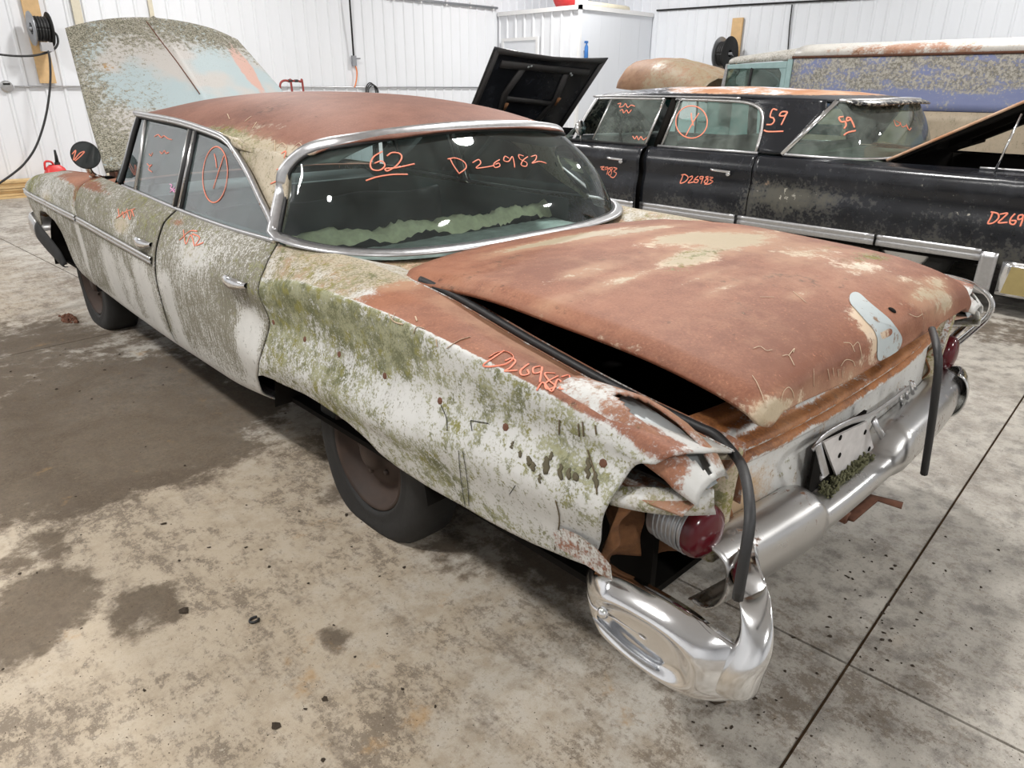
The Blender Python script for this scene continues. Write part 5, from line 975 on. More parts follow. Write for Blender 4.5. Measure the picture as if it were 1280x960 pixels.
strokes('stain_run', QL, zm((660, 440), 2.133, [[(75, 395), (85, 450), (70, 540)], [(160, 260), (180, 330), (185, 380)], [(135, 190), (138, 225)], [(146, 185), (150, 225)], [(85, 180), (84, 220)], [(180, 195), (183, 220)]]), simple('brown_stain', (.12, .09, .05), .9, 0, .4), QL, .0020, label='dark brown runs of rust and tar')
strokes('stain_run', QL, zm((300, 280), 2.667, [[(672, 605), (690, 650), (692, 690)], [(770, 655), (775, 690)], [(730, 755), (738, 850), (755, 960)], [(745, 760), (760, 860), (765, 940)], [(900, 900), (920, 870)], [(770, 655), (830, 665)]]), simple('black_crack', (.03, .028, .02), .9), QL, .0012, label='thin dark cracks')
# mounting holes with rust halos, tar drips
for px, py in ((342, 403), (381, 424), (424, 443), (481, 470), (550, 501), (632, 534), (754, 579)):
    h = hit(QL, px, py)
    if h: m = MB(); m.lathe([(0, .002), (.006, .002), (.009, .0015), (.0105, 0)], h[0], tuple(h[1]), 7); m.build('rusty_trim_hole', M['rustsolid'], QL)
for px, py, w_, l_ in ((667, 583, 7, 12), (684, 582, 9, 22), (701, 590, 6, 20), (735, 585, 6, 26), (662, 576, 7, 12), (690, 570, 5, 10), (720, 596, 8, 10), (711, 592, 6, 14), (675, 598, 4, 12), (745, 600, 6, 20), (650, 568, 5, 8), (640, 556, 4, 9)):
    pts = [hit(QL, px+random.uniform(-2, 2), py+l_*f) for f in np.linspace(-.5, .5, 6)]; pts = [p[0]+p[1]*.001 for p in pts if p]
    if len(pts) > 3: m = MB(); k_ = len(pts); m.tube(pts, [w_*.0007*(.5+math.sin(math.pi*(i+.4)/(k_+.2))) for i in range(k_)], 8, flat=hit(QL, px, py)[1] if hit(QL, px, py) else (-1, 0, 0)); m.build('tar_drip', M['tar'], QL)
h = hit(roof, 620, 161)
if h: m = MB(); m.lathe([(0, .012), (.012, .010), (.02, 0)], h[0], tuple(h[1]), 8); m.build('rust_lump', M['rustorange'], roof)

# ------------------------------------------------------------------ the black sedan
CX = 4.80
BLK = thing('black_sedan', 'black four-door sedan with rusty roof, open trunk and raised hood', 'car', (CX, 3.0, 0))
_ys2 = np.array([-1.0, 0.2, 1.2, 2.5, 3.7, 4.8, 5.8, 6.7, 6.95])
_k2 = [(.95, .24), (1.02, .33), (1.035, .43), (1.035, .58), (1.012, .70), (1.02, .82), (.985, .905), (.945, .93), (.90, .94)]
_K2 = np.array([_k2]*9, float); _K2[0, :, 1] *= .97; _K2[-1, :, 0] *= .93; _K2[-1, :, 1] = .35+(_K2[-1, :, 1]-.24)*.72; _K2[-2, :, 0] *= .98
for i in range(2): _K2[i, 7:, 0] -= .12
_K2[2, 7:, 0] -= .08
def body2(y, t):
    y = np.asarray(y, float); t = np.asarray(t, float); K = pchip(_ys2, _K2, np.clip(y.ravel(), -1, 6.95)); tt = np.clip(t.ravel(), 0, 8); i = np.clip(tt.astype(int), 0, 7); f = (tt-i)[:, None]; n = np.arange(len(i)); g = lambda k: K[n, np.clip(k, 0, 8)]
    p0, p1, p2, p3 = g(i-1), g(i), g(i+1), g(i+2); q = 0.5*(2*p1+(p2-p0)*f+(2*p0-5*p1+4*p2-p3)*f**2+(3*p1-p0-3*p2+p3)*f**3)
    return np.stack([CX-q[:, 0], y.ravel(), q[:, 1]], -1).reshape(y.shape+(3,))
def mir2(P): Q = np.array(P, float); Q[..., 0] = 2*CX-Q[..., 0]; return Q
n = N('faded_black_paint'); R, Gm, B, A = n.attr(); a1 = n.noise(3.5, 6, .6, seed=2); a2 = n.noise(30, 7, .7, seed=4); a3 = n.noise(110, 4, .6, seed=5)
col = n.mix(n.step(a1, .4, .75), (.010, .011, .014), (.024, .026, .032)); df = n.step(n.math('ADD', B, n.math('ADD', n.math('MULTIPLY', n.math('SUBTRACT', a2, .5), 1.3), n.math('MULTIPLY', n.math('SUBTRACT', a1, .5), .8))), .45, .8); col = n.mix(n.math('MULTIPLY', df, .7), col, (.10, .095, .075))
spk = n.step(n.math('ADD', n.noise(24, 5, .6, seed=12), n.math('MULTIPLY', A, .25)), .74, .80); col = n.mix(n.math('MULTIPLY', spk, .8), col, (.42, .40, .34))
rf = n.step(n.math('ADD', R, n.math('ADD', n.math('MULTIPLY', n.math('SUBTRACT', a1, .5), .9), n.math('MULTIPLY', n.math('SUBTRACT', a2, .5), .5))), .42, .58); col = n.mix(rf, col, n.mix(n.step(a1, .35, .65), (.42, .19, .09), (.55, .38, .26)))
wf = n.step(n.math('ADD', Gm, n.math('ADD', n.math('MULTIPLY', n.math('SUBTRACT', a1, .5), .9), n.math('MULTIPLY', n.math('SUBTRACT', a2, .5), .6))), .45, .6); col = n.mix(wf, col, (.58, .60, .66))
M['blk'] = n.done(n.bsdf(col, n.lerp(rf, n.lerp(df, .22, .85), .8), 0, n.math('ADD', a3, df), .12, .003, .5))
def wblk(V):
    y, z = V[:, 1], V[:, 2]; q = np.abs(V[:, 0]-CX)
    B = .30+blob(V, (3.78, 2.25, .62), (.2, .4, .13), .6)+.25*sst(.6, .4, z)+blob(V, (3.78, 1.0, .65), (.2, .6, .1), .2)
    return blob(V, (3.8, 2.4, .72), (.2, .25, .05), .42), blob(V, (3.83, 1.45, .93), (.1, .25, .02), .35), B, .05+blob(V, (3.78, 2.2, .63), (.2, .3, .1), .6)+blob(V, (3.78, .9, .7), (.2, .5, .12), .3)
BP = {}
arch2 = lambda y: np.interp(y, [-1, .62, .70, .74, .80, 1.9, 2.0, 2.05, 2.2], [.30, .30, .32, .395, .405, .405, .38, .26, .24]); arch2f = lambda y: np.interp(y, [4.76, 5.0, 5.08, 5.2, 5.5, 5.8, 5.9, 6.95], [.24, .24, .42, .56, .62, .56, .34, .34])
def tz2(y, z):
    tt = np.linspace(0, 6, 61); return np.array([np.interp(z[k], np.maximum.accumulate(body2(np.full(61, yy), tt)[:, 2]), tt) for k, yy in enumerate(y)])
for side in (-1, 1):
    q = (lambda P: np.asarray(P)) if side < 0 else mir2
    for nm, ya, yb, nu, low in (('front_fender', 6.95, 4.765, 50, arch2f), ('front_door', 4.755, 3.70, 30, None), ('rear_door', 3.69, 2.57, 30, None), ('quarter_panel', 2.56, -1.0, 90, arch2)):
        Y = np.linspace(ya, yb, nu); tl = tz2(Y, low(Y)) if low else np.zeros(nu); T = tl[:, None]+(8-tl[:, None])*np.linspace(0, 1, 40)[None]; G = body2(np.repeat(Y[:, None], 40, 1), T)
        if nm == 'front_door': G[..., 0] -= (.055*np.clip((4.755-Y)/1.05, 0, 1))[:, None]     # stands a little open
        o = panel(nm, q(G), M['blk'], BLK, (CX, 3, .6)); wear(o, wblk if side < 0 else (lambda V: wblk(mir2(V)))); BP[nm, side] = o
    for ys_ in (4.76, 3.69, 2.565):
        T = np.linspace(.2, 7.8, 30); row = np.stack([body2(np.full(30, ys_+d), T) for d in (-.06, 0, .07)]); row[..., 0] += .025; panel('seam_shade_strip', q(row), M['cavity'], BLK, (CX, 3, .6), .004)  # near-black strips give the door gaps their painted shade
    # bright lower strip, in the lengths the panels have
    for ya, yb in ((4.75, 3.72), (3.68, 2.66), (2.63, 1.48), (1.46, .76)):
        Y = np.linspace(ya, yb, 16); base = body2(Y, tz2(Y, np.full(16, .40))); G = np.array([[p+np.array([dx, 0, dz]) for dx, dz in ((.005, -.052), (-.014, -.045), (-.012, -.01), (-.006, 0), (-.014, .01), (-.014, .03), (.004, .037))] for p in base])
        if ya == 4.75: G[..., 0] -= (.055*np.clip((4.755-Y)/1.05, 0, 1))[:, None]
        panel('sill_strip', q(G), M['alu'], BLK, (CX, 3, .5), .004)
    G = np.array([[body2(np.array([y]), tz2(np.array([y]), np.array([.40])))[0]*np.array([1, 1, 0])+np.array([-.012, 0, z]) for z in np.linspace(.13, .42, 8)] for y in np.linspace(.76, .655, 5)]); panel('skirt_edge', q(G), M['alu'], BLK, (CX, .7, .3), .02)
    ye = np.linspace(.62, -.95, 20); G = np.array([[np.array([CX-1.045+.02*abs(f-.5), y, .14+.235*f]) for f in np.linspace(0, 1, 7)] for y in ye]); o = panel('bumper_wrap', q(G), M['chrome'], BLK, (CX, 0, .25), .02); m = MB(); m.prism([(.585, .16), (-.85, .16), (-.85, .33), (.56, .345)], 0, CX-1.05 if side < 0 else CX+1.045, CX-1.045 if side < 0 else CX+1.05); m.build('gold_insert', simple('gold_insert', (.40, .32, .14), .4, .3), o, smooth=False)
    m = MB(); sx = CX+side*.80
    for yw in (1.30, 5.55):
        m = MB(); m.lathe([(.19, -.09), (.28, -.10), (.33, -.07), (.345, 0), (.33, .07), (.28, .1), (.19, .09)], (sx, yw, .345), (1, 0, 0), 32); wt = m.build('wheel_tire', M['tire'], BLK); m = MB(); m.lathe([(.2, .05*side), (.17, .06*side), (.1, .085*side), (0, .09*side)], (sx, yw, .345), (1, 0, 0), 28); m.build('hub_cap', M['chrome_old'], wt)
# roof, pillars, glass
def ry2(f): return f
U = np.linspace(-1, 1, 41); Yr = np.linspace(4.62, 1.78, 50); P = np.zeros((50, 41, 3))
for j, u in enumerate(U):
    yr0, yr1 = 4.60-.10*u*u, 1.80+.22*abs(u)**4; s = np.linspace(0, 1, 50); y = yr0*(1-s)+yr1*s; P[:, j, 1] = y
    w = np.interp(y, [1.8, 2.1, 3.0, 4.2, 4.6], [.70, .745, .755, .745, .70]); e = np.interp(y, [1.8, 2.4, 3.2, 4.2, 4.6], [1.352, 1.372, 1.385, 1.385, 1.37]); c = np.interp(y, [1.8, 2.3, 3.2, 4.0, 4.6], [1.375, 1.43, 1.468, 1.46, 1.415]); P[:, j, 0] = CX+u*w; P[:, j, 2] = e+(c-e)*(1-abs(u)**2.6)**.9
br = panel('roof', P, M['blk'], BLK, (CX, 3, .9), .012)
wear(br, lambda V: (sst(1.375, 1.42, V[:, 2])*.78*sst(4.3, 3.2, V[:, 1])+sst(1.40, 1.45, V[:, 2])*.25, sst(1.375, 1.41, V[:, 2])*.48*sst(2.0, 2.6, V[:, 1]), .3+0*V[:, 0], 0*V[:, 0]))
def sp2(y, z): f = (z-.94)/(1.365-.94); return np.array([CX-(.925*(1-f)+.758*f), y, z])
bbt = spl([(3.865, 2.36, .95), (3.90, 2.05, .945), (4.05, 1.80, .94), (4.35, 1.66, .94), (4.8, 1.62, .94), (5.25, 1.66, .94), (5.55, 1.80, .94), (5.70, 2.05, .945), (5.735, 2.36, .95)], 49)
ttp = spl([(4.06, 2.06, 1.362), (4.09, 1.99, 1.36), (4.22, 1.90, 1.36), (4.45, 1.845, 1.365), (4.8, 1.825, 1.372), (5.15, 1.845, 1.365), (5.38, 1.90, 1.36), (5.51, 1.99, 1.36), (5.54, 2.06, 1.362)], 49)
G = np.array([bbt*(1-f)+ttp*f+np.array([0, -.03, .0])*math.sin(math.pi*f) for f in np.linspace(0, 1, 16)]); b_rg = panel('rear_glass', G, M['glass_blk'], BLK, (CX, 2.6, 1.1), 0)
m = MB(); m.tube(bbt+np.array([0, -.004, .0]), .014, 6); m.build('rear_glass_trim', M['alu'], BLK); m = MB(); m.tube(ttp+np.array([0, -.01, .004]), .016, 6); m.build('roof_edge_trim', M['alu'], BLK)
ov = np.array([ttp+np.array([0, -.10*f-.004, .012-.03*f*f])*1.0 for f in np.linspace(0, 1, 5)]); panel('roof_overhang', ov, M['blk'], BLK, (CX, 2.2, 1.0), .016); o = BLK.children[-1]
for side in (-1, 1):
    q = (lambda P: np.asarray(P)) if side < 0 else mir2
    def bar(name, pts, r, mat, flat=None, par=None): m = MB(); m.tube(q(spl(pts, 20) if len(pts) > 2 else np.array(pts)), r, 8, flat=flat); return m.build(name, mat, par or BLK)
    bar('rear_pillar_trim', [tuple(bbt[0]+np.array([-.012, 0, 0])), tuple(ttp[0]+np.array([-.012, 0, 0]))], .020, M['chrome'], (1, 0, 0))
    # black sail panel
    fr = spl([sp2(2.60, .945), sp2(2.62, 1.15), sp2(2.68, 1.28), sp2(2.82, 1.345), sp2(3.0, 1.365)], 20); rr2 = np.array([bbt[0]*(1-f)+ttp[0]*f+np.array([-.002, 0, 0]) for f in np.linspace(0, 1, 20)]); rr2[-5:] = [rr2[-5]*(1-f)+np.array([4.045, 2.14, 1.372])*f for f in np.linspace(0, 1, 5)]
    G = np.array([fr*(1-f)+rr2*f+np.array([-.012*math.sin(math.pi*f), 0, 0]) for f in np.linspace(0, 1, 12)]); o = panel('sail_panel', q(G), M['blk'], BLK, (CX, 2.4, 1.1), .012); wear(o, lambda V: (0*V[:, 0], .05*sst(1.3, 1.37, V[:, 2]), .35+0*V[:, 0], 0*V[:, 0])); BP['sail', side] = o
    wf_ = [sp2(2.60, .955), sp2(2.615, 1.15), sp2(2.67, 1.275), sp2(2.82, 1.335), sp2(3.1, 1.348), sp2(3.55, 1.352)]
    bar('rear_window_frame', [tuple(p+np.array([-.006, 0, 0])) for p in wf_], .014, M['chrome_old']); bar('rear_window_frame', [tuple(sp2(3.56, .95)+np.array([-.006, 0, 0])), tuple(sp2(3.50, 1.352)+np.array([-.006, 0, 0]))], .013, M['chrome_old'])
    bar('belt_trim', [tuple(sp2(2.58, .945)+np.array([-.008, 0, 0])), tuple(sp2(3.60, .945)+np.array([-.008, 0, 0]))], .013, M['alu']); dx = np.array([-.03, 0, 0])
    bar('belt_trim', [tuple(sp2(3.70, .945)+dx*1.6), tuple(sp2(4.70, .945)+dx*.3)], .012, M['black']); bar('front_window_frame', [tuple(sp2(3.72, .95)+dx*1.4), tuple(sp2(3.66, 1.352)+dx*1.0)], .014, M['chrome_old']); bar('front_window_frame', [tuple(sp2(3.66, 1.352)+dx), tuple(sp2(4.2, 1.35)+dx*.6), tuple(sp2(4.47, 1.345)+dx*.3)], .012, M['chrome_old'])
    bar('vent_post', [tuple(sp2(4.40, .95)+dx*.5), tuple(sp2(4.30, 1.35)+dx*.5)], .009, M['chrome_old']); bar('windshield_pillar', [tuple(sp2(4.66, .945)+np.array([-.01, 0, 0])), tuple(sp2(4.60, 1.15)+np.array([-.006, 0, 0])), tuple(sp2(4.50, 1.36))], .019, M['alu'], (1, 0, 0)); bar('door_post', [tuple(sp2(3.63, .93)+np.array([.04, 0, 0])), tuple(sp2(3.58, 1.36)+np.array([.04, 0, 0]))], .045, M['cavity'])
    bar('drip_rail', [tuple(sp2(y, z)+np.array([-.01, 0, 0])) for y, z in ((4.55, 1.365), (4.2, 1.373), (3.2, 1.375), (2.9, 1.37))], .009, M['alu'])
    G = np.array([[sp2(y, .95+(np.interp(y, [2.60, 2.63, 2.69, 2.82, 3.1, 3.55], [.955, 1.2, 1.285, 1.335, 1.348, 1.352])-.95)*f) for f in np.linspace(0, 1, 6)] for y in np.linspace(2.605, 3.54, 20)]); BP['rglass', side] = panel('rear_window_glass', q(G), M['glass_blk'], BLK, (CX, 3, 1.1), 0)
    G = np.array([[sp2(y+(-.06*f), .95+.40*f)+dx*(1.3-1.2*(y-3.72)) for f in np.linspace(0, 1, 6)] for y in np.linspace(3.73, 4.39, 8)]); BP['fglass', side] = panel('front_window_glass', q(G), M['glass_blk'], BLK, (CX, 3, 1.1), 0)
    for nm, yh, zh in (('front_door', 3.93, .80), ('rear_door', 2.80, .775)):
        p = body2(np.array([yh]), tz2(np.array([yh]), np.array([zh])))[0]+np.array([-.045 if nm == 'front_door' else 0, 0, 0]); bar('door_handle', [tuple(p+np.array([-.012, .15, .015])), tuple(p+np.array([-.035, .1, .015])), tuple(p+np.array([-.035, 0, .012])), tuple(p+np.array([-.03, -.05, .01]))], .012, M['chrome_clean'], par=BP[nm, side]); bar('lock_button', [tuple(p+np.array([-.004, -.03, -.01])), tuple(p+np.array([-.035, -.03, -.005]))], .02, M['chrome_clean'], par=BP[nm, side])
ws = np.array([[(CX+x*(.92*(1-f)+.72*f), (1-f)*(5.25-.50*abs(x)**2.5)+f*(4.62-.10*abs(x)**2.5), .94+.44*f-.03*abs(x)**3*f) for x in np.linspace(-1, 1, 25)] for f in np.linspace(0, 1, 8)]); panel('windshield', ws, M['glass_blk'], BLK, (CX, 3, 1), 0)
m = MB(); m.box((CX-.92, 2.3, .93), (CX+.92, 2.32, .95)); m.box((CX-.85, 1.70, .905), (CX+.85, 2.45, .925)); m.build('parcel_shelf', simple('pale_shelf', (.30, .36, .30), .9, 0, .7, 7, .3), BLK, smooth=False)
for yb_, nm in ((2.55, 'rear_seat'), (3.55, 'front_seat')):
    G = np.array([spl([(x, yb_+.55, .42), (x, yb_+.56, .55), (x, yb_+.2, .58), (x, yb_+.06, .62), (x, yb_, .94), (x, yb_-.08, 1.0), (x, yb_-.16, .95), (x, yb_-.18, .45)], 20) for x in np.linspace(CX-.72, CX+.72, 14)]); panel(nm, G, simple('grey_green_cloth', (.17, .20, .17), .9, 0, .5, 12), BLK, (CX, yb_, .3), .004)
m = MB(); m.box((CX-.85, 4.55, .62), (CX+.85, 4.85, .97)); m.build('dashboard', M['vinyl'], BLK, smooth=False, bevel=.04)
m = MB(); c0 = np.array([CX-.42, 4.28, .98]); m.tube([tuple(c0+.21*np.array([math.cos(w), .30*math.sin(w), .95*math.sin(w)])) for w in np.linspace(0, 2*math.pi, 33)], .012, 8); m.tube([tuple(c0), tuple(c0+np.array([0, .3, -.1]))], .03, 8); m.build('steering_wheel', M['black'], BLK)
for s in (-1, 1):
    P = np.array([[(CX+s*(.90-.02*f), y, .42+.5*f) for f in np.linspace(0, 1, 4)] for y in np.linspace(2.4, 4.75, 8)]); panel('door_card', P, M['teal'], BLK, (CX+s*3, 3.5, .7), .01)
m = MB(); m.box((CX+.765, 2.62, 1.02), (CX+.785, 3.0, 1.12)); m.build('teal_panel', M['teal'], BLK, smooth=False)
m = MB(); m.box((CX-.9, -.8, .30), (CX+.9, 6.6, .32)); m.box((CX-.88, 2.0, .33), (CX+.88, 4.8, .34)); m.build('floor_pan', M['cavity'], BLK, smooth=False)
G = np.array([[(CX+x, y, 1.345+.05*(1-(x/.7)**2)) for x in np.linspace(-.7, .7, 9)] for y in np.linspace(2.1, 4.5, 9)]); panel('headliner', G, M['headliner'], BLK, (CX, 3, 3), .003)
m = MB(); m.box((CX-.90, 4.95, .90), (CX+.90, 5.3, .935)); m.build('cowl', M['blk'], BLK, smooth=False); wear(BLK.children[-1], lambda V: (0*V[:, 0], 0*V[:, 0], .3+0*V[:, 0], 0*V[:, 0])) if False else None
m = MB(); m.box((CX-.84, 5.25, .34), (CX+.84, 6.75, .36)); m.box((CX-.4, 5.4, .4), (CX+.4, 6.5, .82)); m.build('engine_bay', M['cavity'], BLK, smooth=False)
mm_ = at(726, 160, 0, CX-1.0); m = MB(); m.lathe([(0, -.05), (.06, -.03), (.075, 0), (.07, .01), (0, .012)], tuple(mm_), (.1, -1, .1), 20); m.tube([tuple(mm_), tuple(mm_+np.array([.04, .03, -.10])), tuple(mm_+np.array([.12, .05, -.2]))], .012, 6); m.build('door_mirror', M['chrome'], BLK)
# hood hinged at its front edge: underside faces the camera
tL, tR, bL, bR = [Vector(at(px, py, 0, x)) for px, py, x in ((618, 58, 3.97), (760, 72, 5.60), (590, 128, 4.0), (707, 152, 5.56))]
bL = tL+(bL-tL)*1.55; bR = tR+(bR-tR)*1.35
nh = (tR-tL).cross(bL-tL).normalized(); nh = nh if nh.y > 0 else -nh      # points forward, away from camera
def hq(u, v, d=0.0):
    a = tL.lerp(tR, u); b = bL.lerp(bR, u); p = a.lerp(b, v)+nh*(d+.05*math.sin(math.pi*u)*math.sin(math.pi*min(1, v*.9+.05))); p.z -= .05*math.sin(math.pi*u)*(1-v); return p
G = np.array([[tuple(hq(u, v)) for v in np.linspace(0, 1, 20)] for u in np.linspace(0, 1, 24)]); bh = panel('hood', G, M['blk'], BLK, tuple(hq(.5, .5, -3)), .01); wear(bh, lambda V: (.12+0*V[:, 0], 0*V[:, 0], .25+0*V[:, 0], 0*V[:, 0])); bh['label'] = 'raised black hood showing its underside'
def hstrip(name, pts, w, mat, d=-.02): m = MB(); m.tube([tuple(hq(u, v, d)) for u, v in pts], w, 6, flat=tuple(nh)); m.build(name, mat, bh)
M['hoodrib'] = simple('hood_rib_black', (.022, .02, .02), .7, 0, .4, 20)
hstrip('hood_rim', [(0.02, .03), (.25, .02), (.5, .02), (.75, .02), (.98, .03)], .035, M['hoodrib']); hstrip('hood_rim', [(.03, .02), (.03, .98)], .035, M['hoodrib']); hstrip('hood_rim', [(.97, .02), (.97, .98)], .035, M['hoodrib']); hstrip('hood_rib', [(.1, .16), (.9, .16)], .05, M['hoodrib']); hstrip('hood_rib', [(.30, .18), (.26, .5), (.34, .95)], .05, M['hoodrib']); hstrip('hood_rib', [(.70, .18), (.76, .5), (.66, .95)], .05, M['hoodrib']); hstrip('hood_rib', [(.27, .55), (.75, .55)], .04, M['hoodrib'])
for u0, u1 in ((.09, .24), (.79, .92)):
    G = np.array([[tuple(hq(u, v, -.008)) for v in np.linspace(.25, .8, 6)] for u in np.linspace(u0, u1, 4)]); panel('hood_panel', G, simple('brown_rust_panel', (.075, .035, .025), .9, 0, .5, 12), bh, tuple(hq(.5, .5, 3)), .004)
for u, v in ((.32, .13), (.34, .115), (.72, .16), (.74, .18)): m = MB(); c0 = hq(u, v, -.05); m.lathe([(0, .006), (.012, .003), (.016, 0)], c0, tuple(-nh), 6); m.build('hood_latch', M['galv'], bh)
for u, v in ((.30, .58), (.76, .45)): m = MB(); c0 = hq(u, v, -.06); m.tube([tuple(c0), tuple(hq(u+.01, v+.1, -.05))], [.03, .015], 6, flat=tuple(nh)); m.build('rust_flake', M['rustorange'], bh)
# open trunk lid, strut, trunk well
sl = .545; G = []
for u in np.linspace(-1, 1, 25):
    G.append([(CX+u*np.interp(f, [0, 1], [.78, .80]), 1.60-1.80*f, .955+sl*1.80*f+.05*(1-u*u)*math.sin(math.pi*min(1, f*.8+.1))) for f in np.linspace(0, 1, 30)])
bl = panel('trunk_lid', np.array(G), M['blk'], BLK, (CX, .5, .3), .02); wear(bl, lambda V: (.80+0*V[:, 0], .3+0*V[:, 0], .2+0*V[:, 0], 0*V[:, 0])); bl['label'] = 'raised rusty trunk lid'
for u0, u1, f0, f1 in ((-.97, -.80, .02, .98), (.80, .97, .02, .98), (-.8, .8, .02, .16), (-.8, .8, .84, .98), (-.45, -.3, .16, .84), (.3, .45, .16, .84)):
    m = MB(); v = []
    for d0 in (.022, .085):
        for u, f in ((u0, f0), (u1, f0), (u1, f1), (u0, f1)): v.append((CX+u*.79, 1.60-1.80*f+.5*d0*0, .955+sl*1.80*f-d0*min(1, .4+f*3)))
    m.add(v, [(0, 3, 2, 1), (4, 5, 6, 7), (0, 1, 5, 4), (1, 2, 6, 5), (2, 3, 7, 6), (3, 0, 4, 7)]); m.build('lid_frame_rail', M['cavity'], bl, smooth=False)
s0 = at(1241, 220, 0, CX-.86); s1 = at(1277, 142, 0, CX-.80); m = MB(); m.tube([tuple(s0), tuple(s1)], .008, 6); m.lathe([(.0, .02), (.02, .012), (.026, 0)], tuple(s0-np.array([0, 0, .005])), (0, 0, 1), 10); m.build('prop_rod', M['chrome_clean'], BLK)
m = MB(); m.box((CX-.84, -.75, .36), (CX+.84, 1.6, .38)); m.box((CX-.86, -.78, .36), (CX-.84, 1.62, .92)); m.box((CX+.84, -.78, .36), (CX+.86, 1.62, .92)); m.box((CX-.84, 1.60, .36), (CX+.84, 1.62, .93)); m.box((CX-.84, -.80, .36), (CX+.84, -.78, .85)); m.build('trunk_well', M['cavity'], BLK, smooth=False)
m = MB(); m.box((CX-.98, -.98, .30), (CX+.98, -.88, .88)); o = m.build('tail_panel', M['chrome_old'], BLK, smooth=False, bevel=.03)
m = MB(); m.box((CX-.92, 6.72, .42), (CX+.92, 6.84, .72)); m.build('grille', M['chrome_old'], BLK, smooth=False, bevel=.03); m = MB(); m.tube(spl([(CX-.98, 6.6, .42), (CX-.9, 6.98, .42), (CX, 7.05, .42), (CX+.9, 6.98, .42), (CX+.98, 6.6, .42)], 30), .09, 10, flat=(0, 1, 0)); m.build('front_bumper', M['chrome_old'], BLK)
m = MB(); m.tube(spl([tuple(body2(np.array([y]), np.array([7.6]))[0]+np.array([0, 0, .008])) for y in (.95, .5, 0, -.5)], 20), .01, 6); m.build('fender_strip', M['alu'], BLK)
# marks on it
strokes('marker_writing', BP['sail', -1], zm((880, 40), 6.4, [[(586, 626), (550, 620), (530, 678), (556, 690), (562, 715), (540, 740), (500, 742)], [(668, 640), (625, 640), (605, 668), (640, 672), (668, 648)], [(668, 640), (645, 690), (618, 745)], [(480, 785), (505, 797), (560, 798), (636, 795)]]), M['marker'], BP['sail', -1], .007, label='orange marker number 59')
strokes('marker_writing', b_rg, zm((880, 40), 6.4, [[(1116, 678), (1080, 686), (1098, 720), (1128, 718), (1136, 748), (1120, 774)], [(1172, 690), (1145, 686), (1142, 712), (1170, 704)], [(1170, 690), (1190, 730), (1204, 766)], [(1118, 828), (1150, 805), (1214, 790)]]), M['marker'], b_rg, .007, label='orange marker number 59')
strokes('marker_writing', b_rg, zm((960, 40), 4.0, [[(628, 440), (640, 470), (660, 460), (640, 445)], [(660, 450), (670, 475), (690, 470), (700, 488)], [(690, 460), (705, 490), (715, 480)]]), M['marker'], b_rg, .004, label='faint orange marker stock number')
strokes('marker_writing', BP['rear_door', -1], zm((700, 80), 4.267, [[(658, 588), (650, 612), (642, 636), (668, 628), (684, 606), (668, 590), (648, 592)], [(690, 604), (706, 598), (704, 612), (684, 634), (712, 630)], [(738, 598), (720, 614), (716, 630), (732, 632), (738, 618), (722, 618)], [(764, 600), (748, 602), (750, 614), (766, 606)], [(766, 600), (752, 640)], [(792, 600), (778, 604), (790, 618), (782, 636), (770, 628), (792, 606)], [(798, 604), (816, 606), (800, 618), (816, 626), (796, 640), (770, 642)]]), M['marker'], BP['rear_door', -1], .0055, label='orange marker stock number D26983')
strokes('marker_writing', BP['front_door', -1], zm((700, 80), 4.267, [[(216, 550), (236, 548), (222, 560), (238, 566)], [(256, 550), (242, 552), (244, 564), (258, 556), (250, 590)], [(280, 552), (262, 556), (276, 570), (270, 594), (258, 584), (282, 558)], [(286, 552), (304, 558), (288, 572), (302, 584), (286, 606), (268, 600)]]), M['marker'], BP['front_door', -1], .0055, label='orange marker stock number ending 983')
strokes('marker_writing', BP['quarter_panel', -1], zm((1000, 240), 4.571, [[(1102, 116), (1090, 148), (1074, 180), (1105, 176), (1134, 150), (1130, 124), (1090, 114)], [(1142, 128), (1186, 122), (1160, 150), (1134, 176), (1186, 174)], [(1230, 124), (1206, 150), (1200, 178), (1222, 186), (1234, 166), (1208, 164)], [(1274, 130), (1250, 136), (1248, 158), (1274, 150)], [(1276, 130), (1270, 165), (1258, 198)]]), M['marker'], BP['quarter_panel', -1], .006, label='orange marker stock number')
strokes('marker_writing', BP['rglass', -1], zm((700, 80), 4.267, [ell(702, 310, 84, 86), [(742, 262), (705, 320), (670, 385)], [(700, 262), (704, 300), (712, 330)]]), M['marker'], BP['rglass', -1], .006, label='orange marker circle with a slash')
strokes('marker_writing', BP['fglass', -1], zm((700, 80), 4.267, [[(308, 214), (325, 210), (318, 230), (338, 226), (350, 212), (362, 232), (380, 220), (400, 226)], [(320, 250), (334, 244), (340, 262), (356, 246), (366, 262), (382, 244)], [(388, 385), (400, 400), (410, 385), (420, 405), (432, 388), (445, 405), (462, 392)]]), M['marker'], BP['fglass', -1], .005, label='red and pink marker scribble')

